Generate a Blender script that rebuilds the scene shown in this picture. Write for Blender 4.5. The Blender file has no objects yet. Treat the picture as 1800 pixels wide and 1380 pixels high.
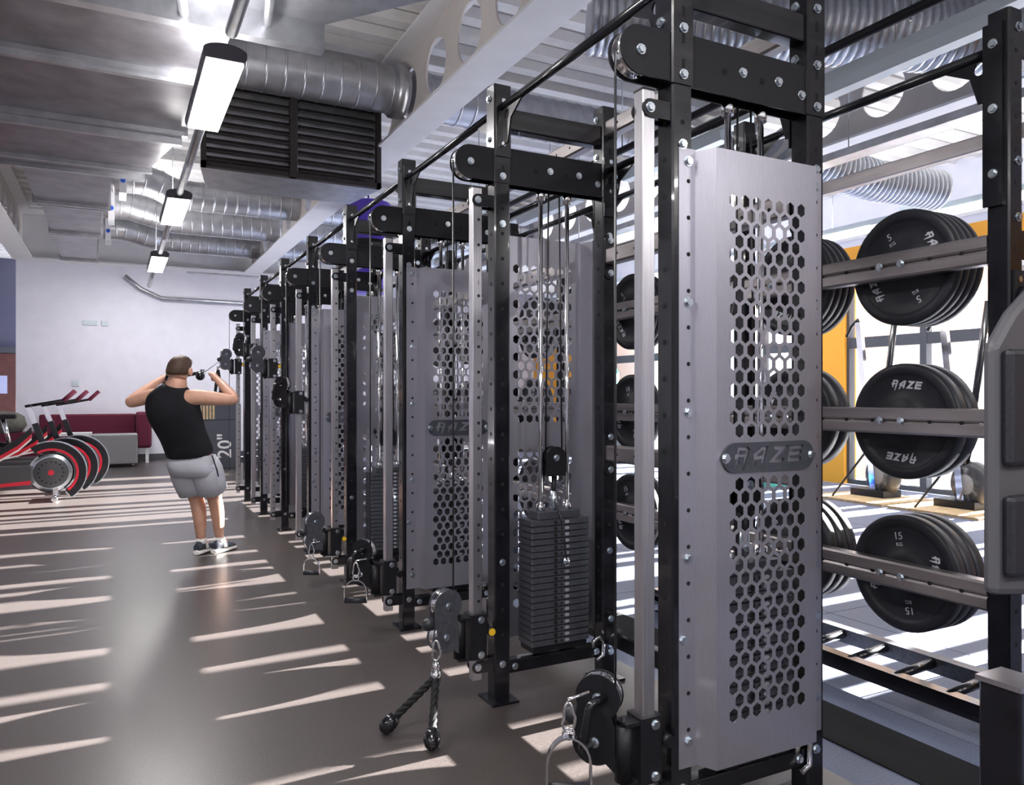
import bpy, bmesh, math, random
from mathutils import Vector, Matrix
random.seed(7)
PI = math.pi
# ------------------------------------------------------------------ camera, world, sun, exposure
F, HZ, CH = 1350.0, 695.0, 1.36
YAW = math.atan(700.0 / 1350.0); SA, CA = math.sin(YAW), math.cos(YAW)
sc = bpy.context.scene
cam = bpy.data.objects.new('camera', bpy.data.cameras.new('camera'))
sc.collection.objects.link(cam); sc.camera = cam
cam.location = (0, 0, CH); cam.rotation_euler = (PI/2, 0, -YAW)
cam.data.lens = 27.0; cam.data.sensor_width = 36.0; cam.data.shift_y = 5/1800.0
cam.data.clip_start = 0.05; cam.data.clip_end = 200
w = bpy.data.worlds.new('world'); sc.world = w; w.use_nodes = True
bg = w.node_tree.nodes['Background']; bg.inputs[0].default_value = (0.74, 0.84, 1.0, 1); bg.inputs[1].default_value = 3.2
SUN_DIR = Vector((-1, -0.02, -0.268))
sl = bpy.data.lights.new('sun', 'SUN'); sl.energy = 115.0; sl.angle = 0.006; sl.color = (1, 0.97, 0.93)
so = bpy.data.objects.new('sun', sl); sc.collection.objects.link(so)
so.rotation_euler = SUN_DIR.to_track_quat('-Z', 'Y').to_euler(); so.location = (20, 5, 8)
vs = sc.view_settings
vs.view_transform = 'Standard'; vs.look = 'None'; vs.exposure = 0.42; vs.gamma = 1.0; vs.use_curve_mapping = False
LAMP_W = 42.0; UP_W = 45.0; UP_A = 16.0
C = sc.collection

def at(px, py, Y):
    u = (px-900)/F; v = (HZ-py)/F; d = Y/(CA-u*SA)
    return Vector((d*(SA+u*CA), Y, CH+v*d))

# ------------------------------------------------------------------ materials
MATS = {}
def mat(name, col, rough=0.5, metal=0.0, noise=0.0, scale=20.0, bump=0.0, coat=0.0, emit=None, stretch=None, spec=0.5):
    m = bpy.data.materials.new(name); m.use_nodes = True
    nt = m.node_tree; b = nt.nodes['Principled BSDF']
    b.inputs['Base Color'].default_value = (*col, 1); b.inputs['Roughness'].default_value = rough
    b.inputs['Metallic'].default_value = metal; b.inputs['Coat Weight'].default_value = coat
    b.inputs['Specular IOR Level'].default_value = spec
    if noise or bump:
        tc = nt.nodes.new('ShaderNodeTexCoord'); mp = nt.nodes.new('ShaderNodeMapping')
        if stretch: mp.inputs['Scale'].default_value = stretch
        nz = nt.nodes.new('ShaderNodeTexNoise'); nz.inputs['Scale'].default_value = scale; nz.inputs['Detail'].default_value = 4
        nt.links.new(tc.outputs['Object'], mp.inputs[0]); nt.links.new(mp.outputs[0], nz.inputs['Vector'])
        if noise:
            cr = nt.nodes.new('ShaderNodeValToRGB')
            cr.color_ramp.elements[0].position = 0.3; cr.color_ramp.elements[1].position = 0.7
            cr.color_ramp.elements[0].color = (*[max(0, c*(1-noise)) for c in col], 1)
            cr.color_ramp.elements[1].color = (*[min(1, c*(1+noise)) for c in col], 1)
            nt.links.new(nz.outputs['Fac'], cr.inputs[0]); nt.links.new(cr.outputs[0], b.inputs['Base Color'])
            mr = nt.nodes.new('ShaderNodeMapRange')
            mr.inputs[3].default_value = max(0.03, rough-0.3*noise*rough); mr.inputs[4].default_value = rough+0.3*noise*rough
            nt.links.new(nz.outputs['Fac'], mr.inputs[0]); nt.links.new(mr.outputs[0], b.inputs['Roughness'])
        if bump:
            bp = nt.nodes.new('ShaderNodeBump'); bp.inputs['Strength'].default_value = bump; bp.inputs['Distance'].default_value = 0.01
            nt.links.new(nz.outputs['Fac'], bp.inputs['Height']); nt.links.new(bp.outputs[0], b.inputs['Normal'])
    if emit:
        b.inputs['Emission Color'].default_value = (*emit[:3], 1); b.inputs['Emission Strength'].default_value = emit[3]
    MATS[name] = m
    return m
mat('black_steel', (0.007, 0.007, 0.010), 0.22, 0, 0.4, 14, 0.03, coat=0.25, spec=0.4)
mat('black_matte', (0.008, 0.008, 0.011), 0.45, 0, 0.2, 40, spec=0.3)
mat('hole', (0.003, 0.003, 0.004), 0.9)
mat('raw_steel', (0.36, 0.33, 0.33), 0.34, 0.9, 0.35, 9, 0.0, stretch=(1, 0.15, 1))
mat('brushed', (0.56, 0.55, 0.58), 0.34, 1.0, 0.10, 30, stretch=(8, 8, 0.15))
mat('panel', (0.41, 0.405, 0.46), 0.36, 0.8, 0.05, 60, stretch=(6, 6, 0.4))
mat('chrome', (0.80, 0.80, 0.83), 0.08, 1.0)
mat('zinc', (0.62, 0.68, 0.74), 0.25, 1.0)
mat('badge', (0.045, 0.05, 0.065), 0.5, 0, 0.15, 60)
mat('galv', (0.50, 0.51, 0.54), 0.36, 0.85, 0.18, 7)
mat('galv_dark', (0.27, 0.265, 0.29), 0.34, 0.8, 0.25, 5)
mat('flex', (0.50, 0.52, 0.55), 0.35, 0.9, 0.1, 20)
mat('white_paint', (0.74, 0.74, 0.76), 0.5, 0, 0.03, 6)
mat('wall_paint', (0.76, 0.76, 0.85), 0.75, 0, 0.03, 4)
mat('deck_white', (0.76, 0.75, 0.74), 0.5, 0.1, 0.05, 8)
mat('orange', (0.80, 0.36, 0.03), 0.6)
mat('dark_frame', (0.07, 0.075, 0.09), 0.4)
mat('beam_web', (0.62, 0.58, 0.56), 0.55, 0, 0.04, 5)
mat('vinyl', (0.058, 0.049, 0.047), 0.33, 0, 0.22, 90, 0.015)
mat('rubber', (0.14, 0.165, 0.25), 0.6, 0, 0.35, 160, 0.05)
mat('rubber_black', (0.014, 0.014, 0.016), 0.85, 0, 0.5, 160, 0.08, spec=0.15)
mat('plate_rubber', (0.018, 0.019, 0.026), 0.45, 0, 0.2, 50, 0.03, spec=0.4)
mat('rope', (0.010, 0.010, 0.012), 0.75, 0, 0.2, 60, spec=0.25)
mat('print', (0.55, 0.57, 0.62), 0.6)
mat('print_dark', (0.01, 0.01, 0.012), 0.6)
mat('stack', (0.07, 0.074, 0.09), 0.40, 0.3, 0.25, 40)
mat('stack_label', (0.35, 0.36, 0.40), 0.4)
mat('cable', (0.01, 0.01, 0.012), 0.35)
mat('yellow', (0.75, 0.45, 0.02), 0.4)
mat('maroon', (0.11, 0.006, 0.03), 0.8, 0, 0.15, 80)
mat('grey_fabric', (0.28, 0.28, 0.29), 0.9, 0, 0.15, 150, 0.1)
mat('skin', (0.56, 0.31, 0.22), 0.5, 0, 0.08, 18)
mat('hair', (0.06, 0.032, 0.02), 0.6, 0, 0.4, 60, 0.5)
mat('shirt', (0.012, 0.012, 0.016), 0.9, 0, 0.3, 9, 0.8, spec=0.25)
mat('shorts', (0.42, 0.43, 0.48), 0.85, 0, 0.06, 10, 0.3)
mat('shoe_dark', (0.03, 0.035, 0.055), 0.6)
mat('shoe_white', (0.8, 0.78, 0.76), 0.5)
mat('tattoo', (0.16, 0.10, 0.09), 0.6)
mat('purple', (0.07, 0.03, 0.42), 0.35, 0, 0.1, 5)
mat('teal', (0.10, 0.50, 0.42), 0.5)
mat('blue', (0.02, 0.12, 0.6), 0.6)
mat('wood', (0.55, 0.40, 0.22), 0.6, 0, 0.2, 20)
mat('door_wood', (0.10, 0.035, 0.03), 0.5, 0, 0.2, 8)
mat('dark_wall', (0.09, 0.09, 0.14), 0.8)
mat('paper', (0.42, 0.46, 0.68), 0.8)
mat('red', (0.55, 0.01, 0.03), 0.35)
mat('bike_grey', (0.05, 0.05, 0.055), 0.4)
mat('box_grey', (0.06, 0.063, 0.08), 0.5)
mat('coat_cloth', (0.10, 0.10, 0.085), 0.9, 0, 0.3, 15, 0.5)
mat('pad', (0.014, 0.015, 0.022), 0.55, 0, 0.4, 120, 0.08)
mat('pad_frame', (0.09, 0.09, 0.10), 0.5)
mat('grille', (0.035, 0.03, 0.03), 0.7, 0, 0.4, 80, 0.4)
mat('lamp_glow', (1, 1, 1), 0.5, emit=(1, 0.97, 0.92, 9.0))
mat('lamp_body', (0.06, 0.055, 0.075), 0.4)
mat('batten', (0.6, 0.68, 0.72), 0.3)
mat('strip_glow', (1, 1, 1), 0.5, emit=(1, 1, 0.97, 2.5))
mat('outside', (0.55, 0.56, 0.58), 0.8)
# perforated deck trough
m = mat('deck_perf', (0.2, 0.2, 0.2), 0.6); nt = m.node_tree; b = nt.nodes['Principled BSDF']
tc = nt.nodes.new('ShaderNodeTexCoord'); vo = nt.nodes.new('ShaderNodeTexVoronoi'); vo.inputs['Scale'].default_value = 55; vo.inputs['Randomness'].default_value = 0
cr = nt.nodes.new('ShaderNodeValToRGB'); cr.color_ramp.elements[0].position = 0.32; cr.color_ramp.elements[1].position = 0.36
cr.color_ramp.elements[0].color = (0.05, 0.045, 0.045, 1); cr.color_ramp.elements[1].color = (0.42, 0.40, 0.38, 1)
nt.links.new(tc.outputs['Object'], vo.inputs['Vector']); nt.links.new(vo.outputs['Distance'], cr.inputs[0]); nt.links.new(cr.outputs[0], b.inputs['Base Color'])
# window glass: thin clear pane
m = bpy.data.materials.new('glass'); m.use_nodes = True; nt = m.node_tree; nt.nodes.clear()
o = nt.nodes.new('ShaderNodeOutputMaterial'); mx = nt.nodes.new('ShaderNodeMixShader'); tr = nt.nodes.new('ShaderNodeBsdfTransparent'); gl = nt.nodes.new('ShaderNodeBsdfGlossy')
gl.inputs['Roughness'].default_value = 0.02; mx.inputs[0].default_value = 0.06
nt.links.new(tr.outputs[0], mx.inputs[1]); nt.links.new(gl.outputs[0], mx.inputs[2]); nt.links.new(mx.outputs[0], o.inputs[0]); MATS['glass'] = m

# ------------------------------------------------------------------ mesh builder
class MB:
    def __init__(s): s.v = []; s.f = []; s.m = []; s.sm = []
    def face(s, idx, m=0, sm=False): s.f.append(idx); s.m.append(m); s.sm.append(sm)
    def quad(s, pts, m=0):
        n = len(s.v); s.v += [tuple(p) for p in pts]; s.face(list(range(n, n+len(pts))), m)
    def box(s, x0, x1, y0, y1, z0, z1, m=0, R=None):
        n = len(s.v)
        P = [(x0,y0,z0),(x1,y0,z0),(x1,y1,z0),(x0,y1,z0),(x0,y0,z1),(x1,y0,z1),(x1,y1,z1),(x0,y1,z1)]
        if R: P = [tuple(R @ Vector(p)) for p in P]
        s.v += P
        for q in ((0,3,2,1),(4,5,6,7),(0,1,5,4),(1,2,6,5),(2,3,7,6),(3,0,4,7)): s.face([n+i for i in q], m)
        return s
    def prism(s, poly, axis, a, b, m=0, sm=False, R=None):
        """poly: list of 2-D points; axis 'x': (y,z), 'y': (x,z), 'z': (x,y)"""
        n = len(s.v); k = len(poly)
        def P(p, t): return {'x': (t, p[0], p[1]), 'y': (p[0], t, p[1]), 'z': (p[0], p[1], t)}[axis]
        pts = [P(p, a) for p in poly] + [P(p, b) for p in poly]
        if R: pts = [tuple(R @ Vector(p)) for p in pts]
        s.v += pts
        s.face([n+i for i in range(k)], m); s.face([n+k+i for i in reversed(range(k))], m)
        for i in range(k): j = (i+1) % k; s.face([n+j, n+i, n+k+i, n+k+j], m, sm)
        return s
    def cyl(s, p, q, r, n=14, m=0, r2=None, sm=True):
        p = Vector(p); q = Vector(q); d = (q-p).normalized()
        a = d.orthogonal().normalized(); b_ = d.cross(a); r2 = r if r2 is None else r2; k = len(s.v)
        for c, rr in ((p, r), (q, r2)):
            for i in range(n):
                t = 2*PI*i/n; s.v.append(tuple(c+a*math.cos(t)*rr+b_*math.sin(t)*rr))
        s.face([k+i for i in reversed(range(n))], m); s.face([k+n+i for i in range(n)], m)
        for i in range(n): j = (i+1) % n; s.face([k+i, k+j, k+n+j, k+n+i], m, sm)
        return s
    def tube(s, pts, r, n=8, m=0, closed=False, caps=True):
        pts = [Vector(p) for p in pts]; k0 = len(s.v); N = len(pts)
        rr = r if isinstance(r, (list, tuple)) else [r]*N
        prev = None
        for i, p in enumerate(pts):
            a = pts[(i-1) % N] if (i or closed) else p; c = pts[(i+1) % N] if (i < N-1 or closed) else p
            d = (c-a).normalized()
            if prev is None: o = d.orthogonal().normalized()
            else: o = (prev - d*prev.dot(d)).normalized()
            prev = o; b_ = d.cross(o)
            for j in range(n):
                t = 2*PI*j/n; s.v.append(tuple(p+(o*math.cos(t)+b_*math.sin(t))*rr[i]))
        for i in range(N if closed else N-1):
            i2 = (i+1) % N
            for j in range(n):
                j2 = (j+1) % n; s.face([k0+i*n+j, k0+i*n+j2, k0+i2*n+j2, k0+i2*n+j], m, True)
        if caps and not closed:
            s.face([k0+j for j in reversed(range(n))], m); s.face([k0+(N-1)*n+j for j in range(n)], m)
        return s
    def lathe(s, prof, origin, axis, n=32, m=0, ms=None, sm=True):
        """prof: (radius, distance along axis)"""
        o = Vector(origin); d = Vector(axis).normalized(); a = d.orthogonal().normalized(); b_ = d.cross(a); k = len(s.v)
        for r, t in prof:
            for j in range(n):
                g = 2*PI*j/n; s.v.append(tuple(o+d*t+(a*math.cos(g)+b_*math.sin(g))*r))
        for i in range(len(prof)-1):
            for j in range(n):
                j2 = (j+1) % n; s.face([k+i*n+j, k+i*n+j2, k+(i+1)*n+j2, k+(i+1)*n+j], ms[i] if ms else m, sm)
        return s
    def rings(s, R, m=0, cap=True, sm=True):
        """R: list of point loops of equal length"""
        k = len(s.v); n = len(R[0])
        for r in R: s.v += [tuple(p) for p in r]
        for i in range(len(R)-1):
            for j in range(n):
                j2 = (j+1) % n; s.face([k+i*n+j, k+i*n+j2, k+(i+1)*n+j2, k+(i+1)*n+j], m, sm)
        if cap:
            s.face([k+j for j in reversed(range(n))], m); s.face([k+(len(R)-1)*n+j for j in range(n)], m)
        return s
    def add(s, verts, faces, m=0, fn=None):
        k = len(s.v); s.v += [tuple(fn(v)) if fn else tuple(v) for v in verts]
        for f in faces: s.face([k+i for i in f], m)
        return s
    def mesh(s, name, mats):
        me = bpy.data.meshes.new(name); me.from_pydata(s.v, [], s.f)
        for x in mats: me.materials.append(MATS[x])
        me.polygons.foreach_set('material_index', s.m); me.polygons.foreach_set('use_smooth', s.sm)
        bm = bmesh.new(); bm.from_mesh(me); bmesh.ops.recalc_face_normals(bm, faces=bm.faces); bm.to_mesh(me); bm.free()
        me.update(); return me
    def build(s, name, mats, parent=None, bevel=0):
        if isinstance(mats, str): mats = [mats]
        return obj(name, s.mesh(name, mats), parent, bevel)
def obj(name, me, parent=None, bevel=0):
    o = bpy.data.objects.new(name, me); C.objects.link(o)
    if parent: o.parent = parent
    if bevel:
        b_ = o.modifiers.new('bevel', 'BEVEL'); b_.width = bevel; b_.segments = 2; b_.limit_method = 'ANGLE'
    return o
def tag(o, label, cat, group=None):
    o['label'] = label; o['category'] = cat
    if group: o['group'] = group
    return o
def struct(o): o['kind'] = 'structure'; return o
def empty(name, loc, label=None, cat=None, group=None):
    o = bpy.data.objects.new(name, None); C.objects.link(o); o.location = loc; o.empty_display_size = 0.05
    if label: tag(o, label, cat, group)
    return o
def copy_tree(o, parent=None):
    c = o.copy(); C.objects.link(c); c.parent = parent
    for ch in list(o.children): copy_tree(ch, c)
    return c
def bx(x0, x1, y0, y1, z0, z1): return MB().box(x0, x1, y0, y1, z0, z1)
def chamf(w, d, c, cx=0, cy=0):
    a, b_ = w/2, d/2
    return [(cx-a+c,cy-b_),(cx+a-c,cy-b_),(cx+a,cy-b_+c),(cx+a,cy+b_-c),(cx+a-c,cy+b_),(cx-a+c,cy+b_),(cx-a,cy+b_-c),(cx-a,cy-b_+c)]
def arc(cx, cy, r, a0, a1, n): return [(cx+r*math.cos(math.radians(a0+(a1-a0)*i/n)), cy+r*math.sin(math.radians(a0+(a1-a0)*i/n))) for i in range(n+1)]
def fill(loops, ext):
    """loops with holes -> (verts, faces) of a slab in XY, thickness 2*ext"""
    c = bpy.data.curves.new('tmp', 'CURVE'); c.dimensions = '2D'; c.fill_mode = 'BOTH'; c.extrude = ext
    for L in loops:
        s = c.splines.new('POLY'); s.points.add(len(L)-1)
        for i, p in enumerate(L): s.points[i].co = (p[0], p[1], 0, 1)
        s.use_cyclic_u = True
    o = bpy.data.objects.new('tmp', c); C.objects.link(o); dg = bpy.context.evaluated_depsgraph_get()
    me = bpy.data.meshes.new_from_object(o.evaluated_get(dg))
    V = [v.co.copy() for v in me.vertices]; Fc = [list(p.vertices) for p in me.polygons]
    bpy.data.objects.remove(o); bpy.data.curves.remove(c); bpy.data.meshes.remove(me)
    return V, Fc
def text_mesh(txt, size, ext=0.0006):
    c = bpy.data.curves.new('tmp', 'FONT'); c.body = txt; c.size = size; c.align_x = 'CENTER'; c.align_y = 'CENTER'; c.extrude = ext; c.resolution_u = 3; c.offset = size*0.012 if size > 0.1 else 0.0
    o = bpy.data.objects.new('tmp', c); C.objects.link(o); dg = bpy.context.evaluated_depsgraph_get()
    me = bpy.data.meshes.new_from_object(o.evaluated_get(dg))
    V = [v.co.copy() for v in me.vertices]; Fc = [list(p.vertices) for p in me.polygons]
    bpy.data.objects.remove(o); bpy.data.curves.remove(c); bpy.data.meshes.remove(me)
    return V, Fc
# the block-letter word on badges and plates: loops in units of letter height, origin at its left foot
def word_loops(h, sx=1.35):
    R_ = [[(0.0,0.30),(0.12,0.30),(0.06,0.0),(0.20,0.02),(0.26,0.42),(0.44,0.42),(0.36,-0.42),(0.44,-0.30),(0.62,0.42),(0.70,0.86),(0.60,1.0),(0.16,1.0),(0.12,0.62),(0.02,0.56)],
          [(0.28,0.58),(0.50,0.58),(0.54,0.80),(0.32,0.80)]]
    A_ = [[(0.0,-0.20),(0.14,-0.10),(0.20,0.20),(0.44,0.26),(0.40,0.0),(0.56,0.0),(0.74,1.0),(0.50,1.0),(0.04,0.52),(0.08,0.2)],
          [(0.26,0.48),(0.47,0.48),(0.53,0.76)]]
    Z_ = [[(0.14,1.0),(0.92,1.0),(0.34,0.22),(0.68,0.22),(0.62,0.0),(-0.06,0.0),(0.44,0.74),(0.26,0.74)]]
    E_ = [[(0.12,1.0),(0.76,1.0),(0.72,0.78),(0.26,0.74),(0.24,0.66),(0.68,0.66),(0.62,0.40),(0.18,0.36),(0.17,0.24),(0.64,0.24),(0.60,0.0),(-0.04,0.0),(0.02,0.42),(0.04,0.62),(0.10,0.70)]]
    out = []
    for L, x in ((R_, 0), (A_, 0.80), (Z_, 1.60), (E_, 2.46)):
        for lp in L: out.append([((p[0]+x-1.61)*h*sx, (p[1]-0.45)*h) for p in lp])
    return out

# ------------------------------------------------------------------ setting
X_L, X_R, Y_N, Y_F, Z_C = -6.5, 10.0, -4.5, 18.0, 4.45
struct(bx(X_L, 2.30, Y_N, Y_F+3, -0.1, 0).build('floor', 'vinyl'))
o = struct(bx(2.30, X_R, Y_N, Y_F, -0.1, -0.012).build('floor_rubber', 'rubber_black'))
tile = MB(); tile.box(0, 0.993, 0, 0.993, -0.012, 0); tile_me = tile.mesh('tile', ['rubber'])
for i in range(7):
    for j in range(-1, 16):
        t = obj('tile', tile_me, o); t.location = (2.98+i, j*1.0+0.35, 0)
st = bx(2.30, 2.50, Y_N, 16, -0.012, 0).build('border_strip', 'rubber', o)
bx(2.50, 2.80, Y_N, 16, -0.012, 0.006).build('border_strip', 'rubber_black', o)
bx(2.80, 2.975, Y_N, 16, -0.012, 0).build('border_strip', 'rubber', o)
# ceiling deck
mb = MB(); prof = []; y = Y_N
while y < Y_F+3:
    prof += [(y, 0, 0), (y+0.13, 0, 0), (y+0.165, 0.075, 0), (y+0.295, 0.075, 1)]; y += 0.33
for (a, b_) in zip(prof[:-1], prof[1:]):
    mm = 1 if (a[1] > 0.05 and b_[1] > 0.05) else 0
    mb.quad([(X_L, a[0], Z_C+a[1]), (X_R, a[0], Z_C+a[1]), (X_R, b_[0], Z_C+b_[1]), (X_L, b_[0], Z_C+b_[1])], mm)
mb.box(X_L, X_R, Y_N, Y_F+3, Z_C+0.12, Z_C+0.2, 0)
struct(mb.build('ceiling', ['deck_white', 'deck_perf']))
# back wall and the passage on its left
struct(bx(-1.72, 6.5, Y_F, Y_F+0.25, 0, Z_C+0.12).build('wall_back', 'wall_paint'))
struct(bx(6.5, X_R, Y_F, Y_F+0.25, 0, Z_C+0.12).build('wall_back_side', 'wall_paint'))
struct(bx(-1.72, 6.5, Y_F-0.02, Y_F, 0, 0.12).build('baseboard_back', 'dark_frame'))
struct(bx(X_L, -1.72, Y_F+2.6, Y_F+2.8, 0, Z_C).build('wall_passage', 'dark_wall'))
struct(bx(X_L-0.2, X_L, Y_N, Y_F+3, 0, Z_C+0.12).build('wall_left', 'wall_paint'))
struct(bx(X_L, X_R, Y_N-0.2, Y_N, 0, Z_C+0.12).build('wall_near', 'wall_paint'))
d = struct(bx(-3.1, -1.96, Y_F+2.5, Y_F+2.59, 0, 2.30).build('door_1', 'door_wood'))
bx(-3.1, -1.9, Y_F+2.48, Y_F+2.6, 2.31, 2.44).build('door_frame', 'dark_frame', d)
bx(-2.42, -2.12, Y_F+2.485, Y_F+2.5, 1.40, 1.80).build('notice', 'paper', d)
# right wall: glazing below, orange band, white above
wr = struct(bx(X_R, X_R+0.25, Y_N, Y_F, 3.62, Z_C+0.12).build('wall_right', 'wall_paint'))
bx(X_R-0.01, X_R+0.26, Y_N, Y_F, 3.18, 3.62).build('orange_band', 'orange', wr)
for (a, b_) in ((8.15, 8.75), (15.6, 18.0), (Y_N, 0.6)):
    bx(X_R-0.01, X_R+0.26, a, b_, 0, 3.18).build('orange_pier', 'orange', wr)
bx(X_R-0.06, X_R, 0.6, 15.6, 3.72, 3.80).build('wall_trunking', 'white_paint', wr)
bx(X_R-0.10, X_R, 6.95, 7.15, 3.95, 4.2).build('wall_speaker', 'batten', wr)
n = 0
for (a, b_) in ((0.6, 4.375), (4.375, 8.15), (8.75, 12.2), (12.2, 15.6)):
    n += 1; wy = b_-a
    wd = struct(MB().box(X_R+0.06, X_R+0.16, a, b_, 2.08, 2.24).box(X_R+0.06, X_R+0.16, a, b_, 3.1, 3.18).box(X_R+0.06, X_R+0.16, a, b_, 0, 0.07).build('window_%d' % n, 'dark_frame'))
    k = 3
    for i in range(k+1):
        yy = a+wy*i/k; bx(X_R+0.05, X_R+0.17, max(a, yy-0.05), min(b_, yy+0.05), 0.07, 3.1).build('mullion', 'dark_frame', wd)
    for i in range(k):
        y0, y1 = a+wy*i/k+0.05, a+wy*(i+1)/k-0.05
        bx(X_R+0.105, X_R+0.111, y0, y1, 0.07, 2.08).build('pane', 'glass', wd)
        bx(X_R+0.105, X_R+0.111, y0, y1, 2.24, 3.1).build('pane', 'glass', wd)
struct(bx(X_R+0.25, 60, -30, 50, -0.12, -0.02).build('ground_outside', 'outside'))

# made-up white slatted screen outside the glazing; its gaps cut the sun into stripes
scr = struct(bx(10.9, 11.0, -6, 18, 0.0, 0.12).build('added_sun_screen', 'white_paint'))
bx(10.9, 11.0, -6, 18, 4.6, 4.72).build('sun_screen_rail', 'white_paint', scr)
GAPS = [(2.50, 2.60), (2.74, 3.00), (3.62, 3.72), (4.02, 4.16), (4.24, 4.36), (4.78, 5.14), (5.30, 5.40), (5.56, 5.70), (5.95, 6.22), (6.40, 6.50), (6.66, 6.80), (7.15, 7.25), (7.42, 7.50), (7.9, 8.05), (9.1, 9.22), (9.5, 10.1), (10.25, 10.9), (11.05, 11.8), (12.0, 12.5), (12.8, 13.3), (14.0, 14.4)]
yy = -6.0
for g0, g1 in GAPS+[(18.0, 18.0)]:
    k = max(1, round((g0-yy)/0.5)); wd_ = (g0-yy)/k
    for i in range(k): bx(10.92, 10.97, yy+i*wd_, yy+(i+1)*wd_, 0.12, 4.6).build('sun_screen_slat', 'white_paint', scr)
    yy = g1
# steel cellular beams along Y (ceiling structure)
def circle(cx, cy, r, n=24): return [(cx+r*math.cos(2*PI*i/n), cy+r*math.sin(2*PI*i/n)) for i in range(n)]
def beam_y(name, X, y0, y1, zb=3.66, depth=0.70, wdt=0.30, holes=True):
    loops = [[(y0, zb), (y1, zb), (y1, zb+depth), (y0, zb+depth)]]
    if holes:
        y = y0+0.5
        while y < y1-0.4: loops.append(circle(y, zb+0.345, 0.215)); y += 0.65
    V, Fc = fill(loops, 0.008); mb = MB(); mb.add(V, Fc, 0, lambda v: (X+v[2], v[0], v[1]))
    web = struct(mb.build(name, 'beam_web'))
    bx(X-wdt/2, X+wdt/2, y0, y1, zb-0.022, zb).build('bottom_flange', 'white_paint', web)
    bx(X-wdt/2, X+wdt/2, y0, y1, zb+depth, zb+depth+0.022).build('top_flange', 'white_paint', web)
    return web
beam_y('trim_1', 2.30, Y_N, 15.0)
beam_y('trim_2', -1.35, Y_N, 15.0)
beam_y('trim_3', 5.95, Y_N, 15.0)
wb = struct(bx(-1.5, X_R, 15.09, 15.11, 3.66, 4.4).build('trim_4', 'white_paint'))
bx(-1.5, X_R, 14.95, 15.25, 3.635, 3.66).build('bottom_flange', 'white_paint', wb)
for xx in (-0.6, 0.9, 3.2): MB().cyl((xx, 15.085, 4.03), (xx, 15.10, 4.03), 0.25, 28).build('infill_disc', 'white_paint', wb)

# ------------------------------------------------------------------ ducts, air unit, lamps
def ribbed(pts, r, pitch, rib, n=28, sharp=True):
    pts = [Vector(p) for p in pts]; P = []
    for a, b_ in zip(pts[:-1], pts[1:]):
        k = max(1, int((b_-a).length/pitch))
        for i in range(k): P.append(a+(b_-a)*(i/k))
    P.append(pts[-1]); mb = MB(); fr = []; prev = None
    for i, p in enumerate(P):
        d_ = (P[min(i+1, len(P)-1)]-P[max(i-1, 0)]).normalized()
        o_ = d_.orthogonal().normalized() if prev is None else (prev-d_*prev.dot(d_)).normalized()
        prev = o_; fr.append((p, o_, d_.cross(o_), d_))
    def ring(f, rr, off=0.0): return [f[0]+f[3]*off+(f[1]*math.cos(2*PI*j/n)+f[2]*math.sin(2*PI*j/n))*rr for j in range(n)]
    for i in range(len(fr)-1):
        if sharp:
            mb.rings([ring(fr[i], r), ring(fr[i+1], r)], 0, False)
            if i: mb.rings([ring(fr[i], r-0.001, -0.011), ring(fr[i], r+rib, -0.006), ring(fr[i], r+rib, 0.006), ring(fr[i], r-0.001, 0.011)], 0, False)
        else:
            L = (fr[i+1][0]-fr[i][0]).length
            mb.rings([ring(fr[i], r), ring(fr[i], r+rib, L*0.25), ring(fr[i], r+rib, L*0.55), ring(fr[i+1], r)], 0, False)
    for f in (fr[0], fr[-1]): mb.face([len(mb.v)+j for j in range(n)]); mb.v += [tuple(p) for p in ring(f, r)]
    return mb
# round ducts along X, their elbows stepping down from the plenum
def round_duct(Y, z, x0, x1, r, label, elbow=None):
    t = empty('round_duct', (0, 0, 0), label, 'duct', 'round galvanised ducts')
    ribbed([(x0, Y, z), (x1, Y, z)], r, 0.14, 0.006).build('straight_run', 'galv', t)
    if elbow:
        xs, zs, ys = elbow
        ribbed([(xs, ys, zs), (xs+0.45, ys, zs), (xs+0.62, (ys*2+Y)/3, zs-0.03), (x0-0.12, (ys+2*Y)/3, z+0.02), (x0+0.02, Y, z)], r*0.98, 0.11, 0.006).build('elbow', 'galv', t)
        bx(xs+0.18, xs+0.26, ys-r-0.03, ys+r+0.03, zs-r-0.05, zs+r+0.03).build('damper', 'white_paint', t)
        MB().cyl((xs+0.22, ys-r-0.03, zs-r+0.1), (xs+0.22, ys-r-0.05, zs-r+0.1), 0.03, 10).build('blue_cap', 'blue', t)
    else:
        MB().cyl((x1-0.12, Y, z), (x1-0.04, Y, z), r+0.03, 28).build('collar', 'galv', t)
    return t
round_duct(6.46, 4.03, 0.62, 2.28, 0.20, 'large round galvanised duct running into the white beam above the grille')
round_duct(6.46, 4.03, 2.34, 6.0, 0.20, 'round galvanised duct continuing behind the white beam')
round_duct(10.9, 3.98, 0.75, 6.0, 0.19, 'nearest of the three far round ducts below the air unit', (-0.12, 4.08, 10.75))
round_duct(12.5, 3.98, 0.75, 6.0, 0.20, 'middle of the three far round ducts', (-0.25, 4.08, 12.35))
round_duct(14.2, 3.98, 0.72, 6.0, 0.20, 'farthest of the three far round ducts beside the white cross beam', (-0.30, 4.08, 14.05))
t = empty('round_duct', (0, 0, 0), 'thin round duct beyond the white cross beam near the back wall', 'duct', 'round galvanised ducts')
MB().cyl((2.0, 16.6, 4.05), (2.0, 16.6, Z_C+0.02), 0.006, 6).build('hanger_rod', 'zinc', t)
ribbed([(1.3, 16.6, 3.95), (6, 16.6, 3.95)], 0.16, 0.14, 0.006).build('straight_run', 'galv', t)
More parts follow.
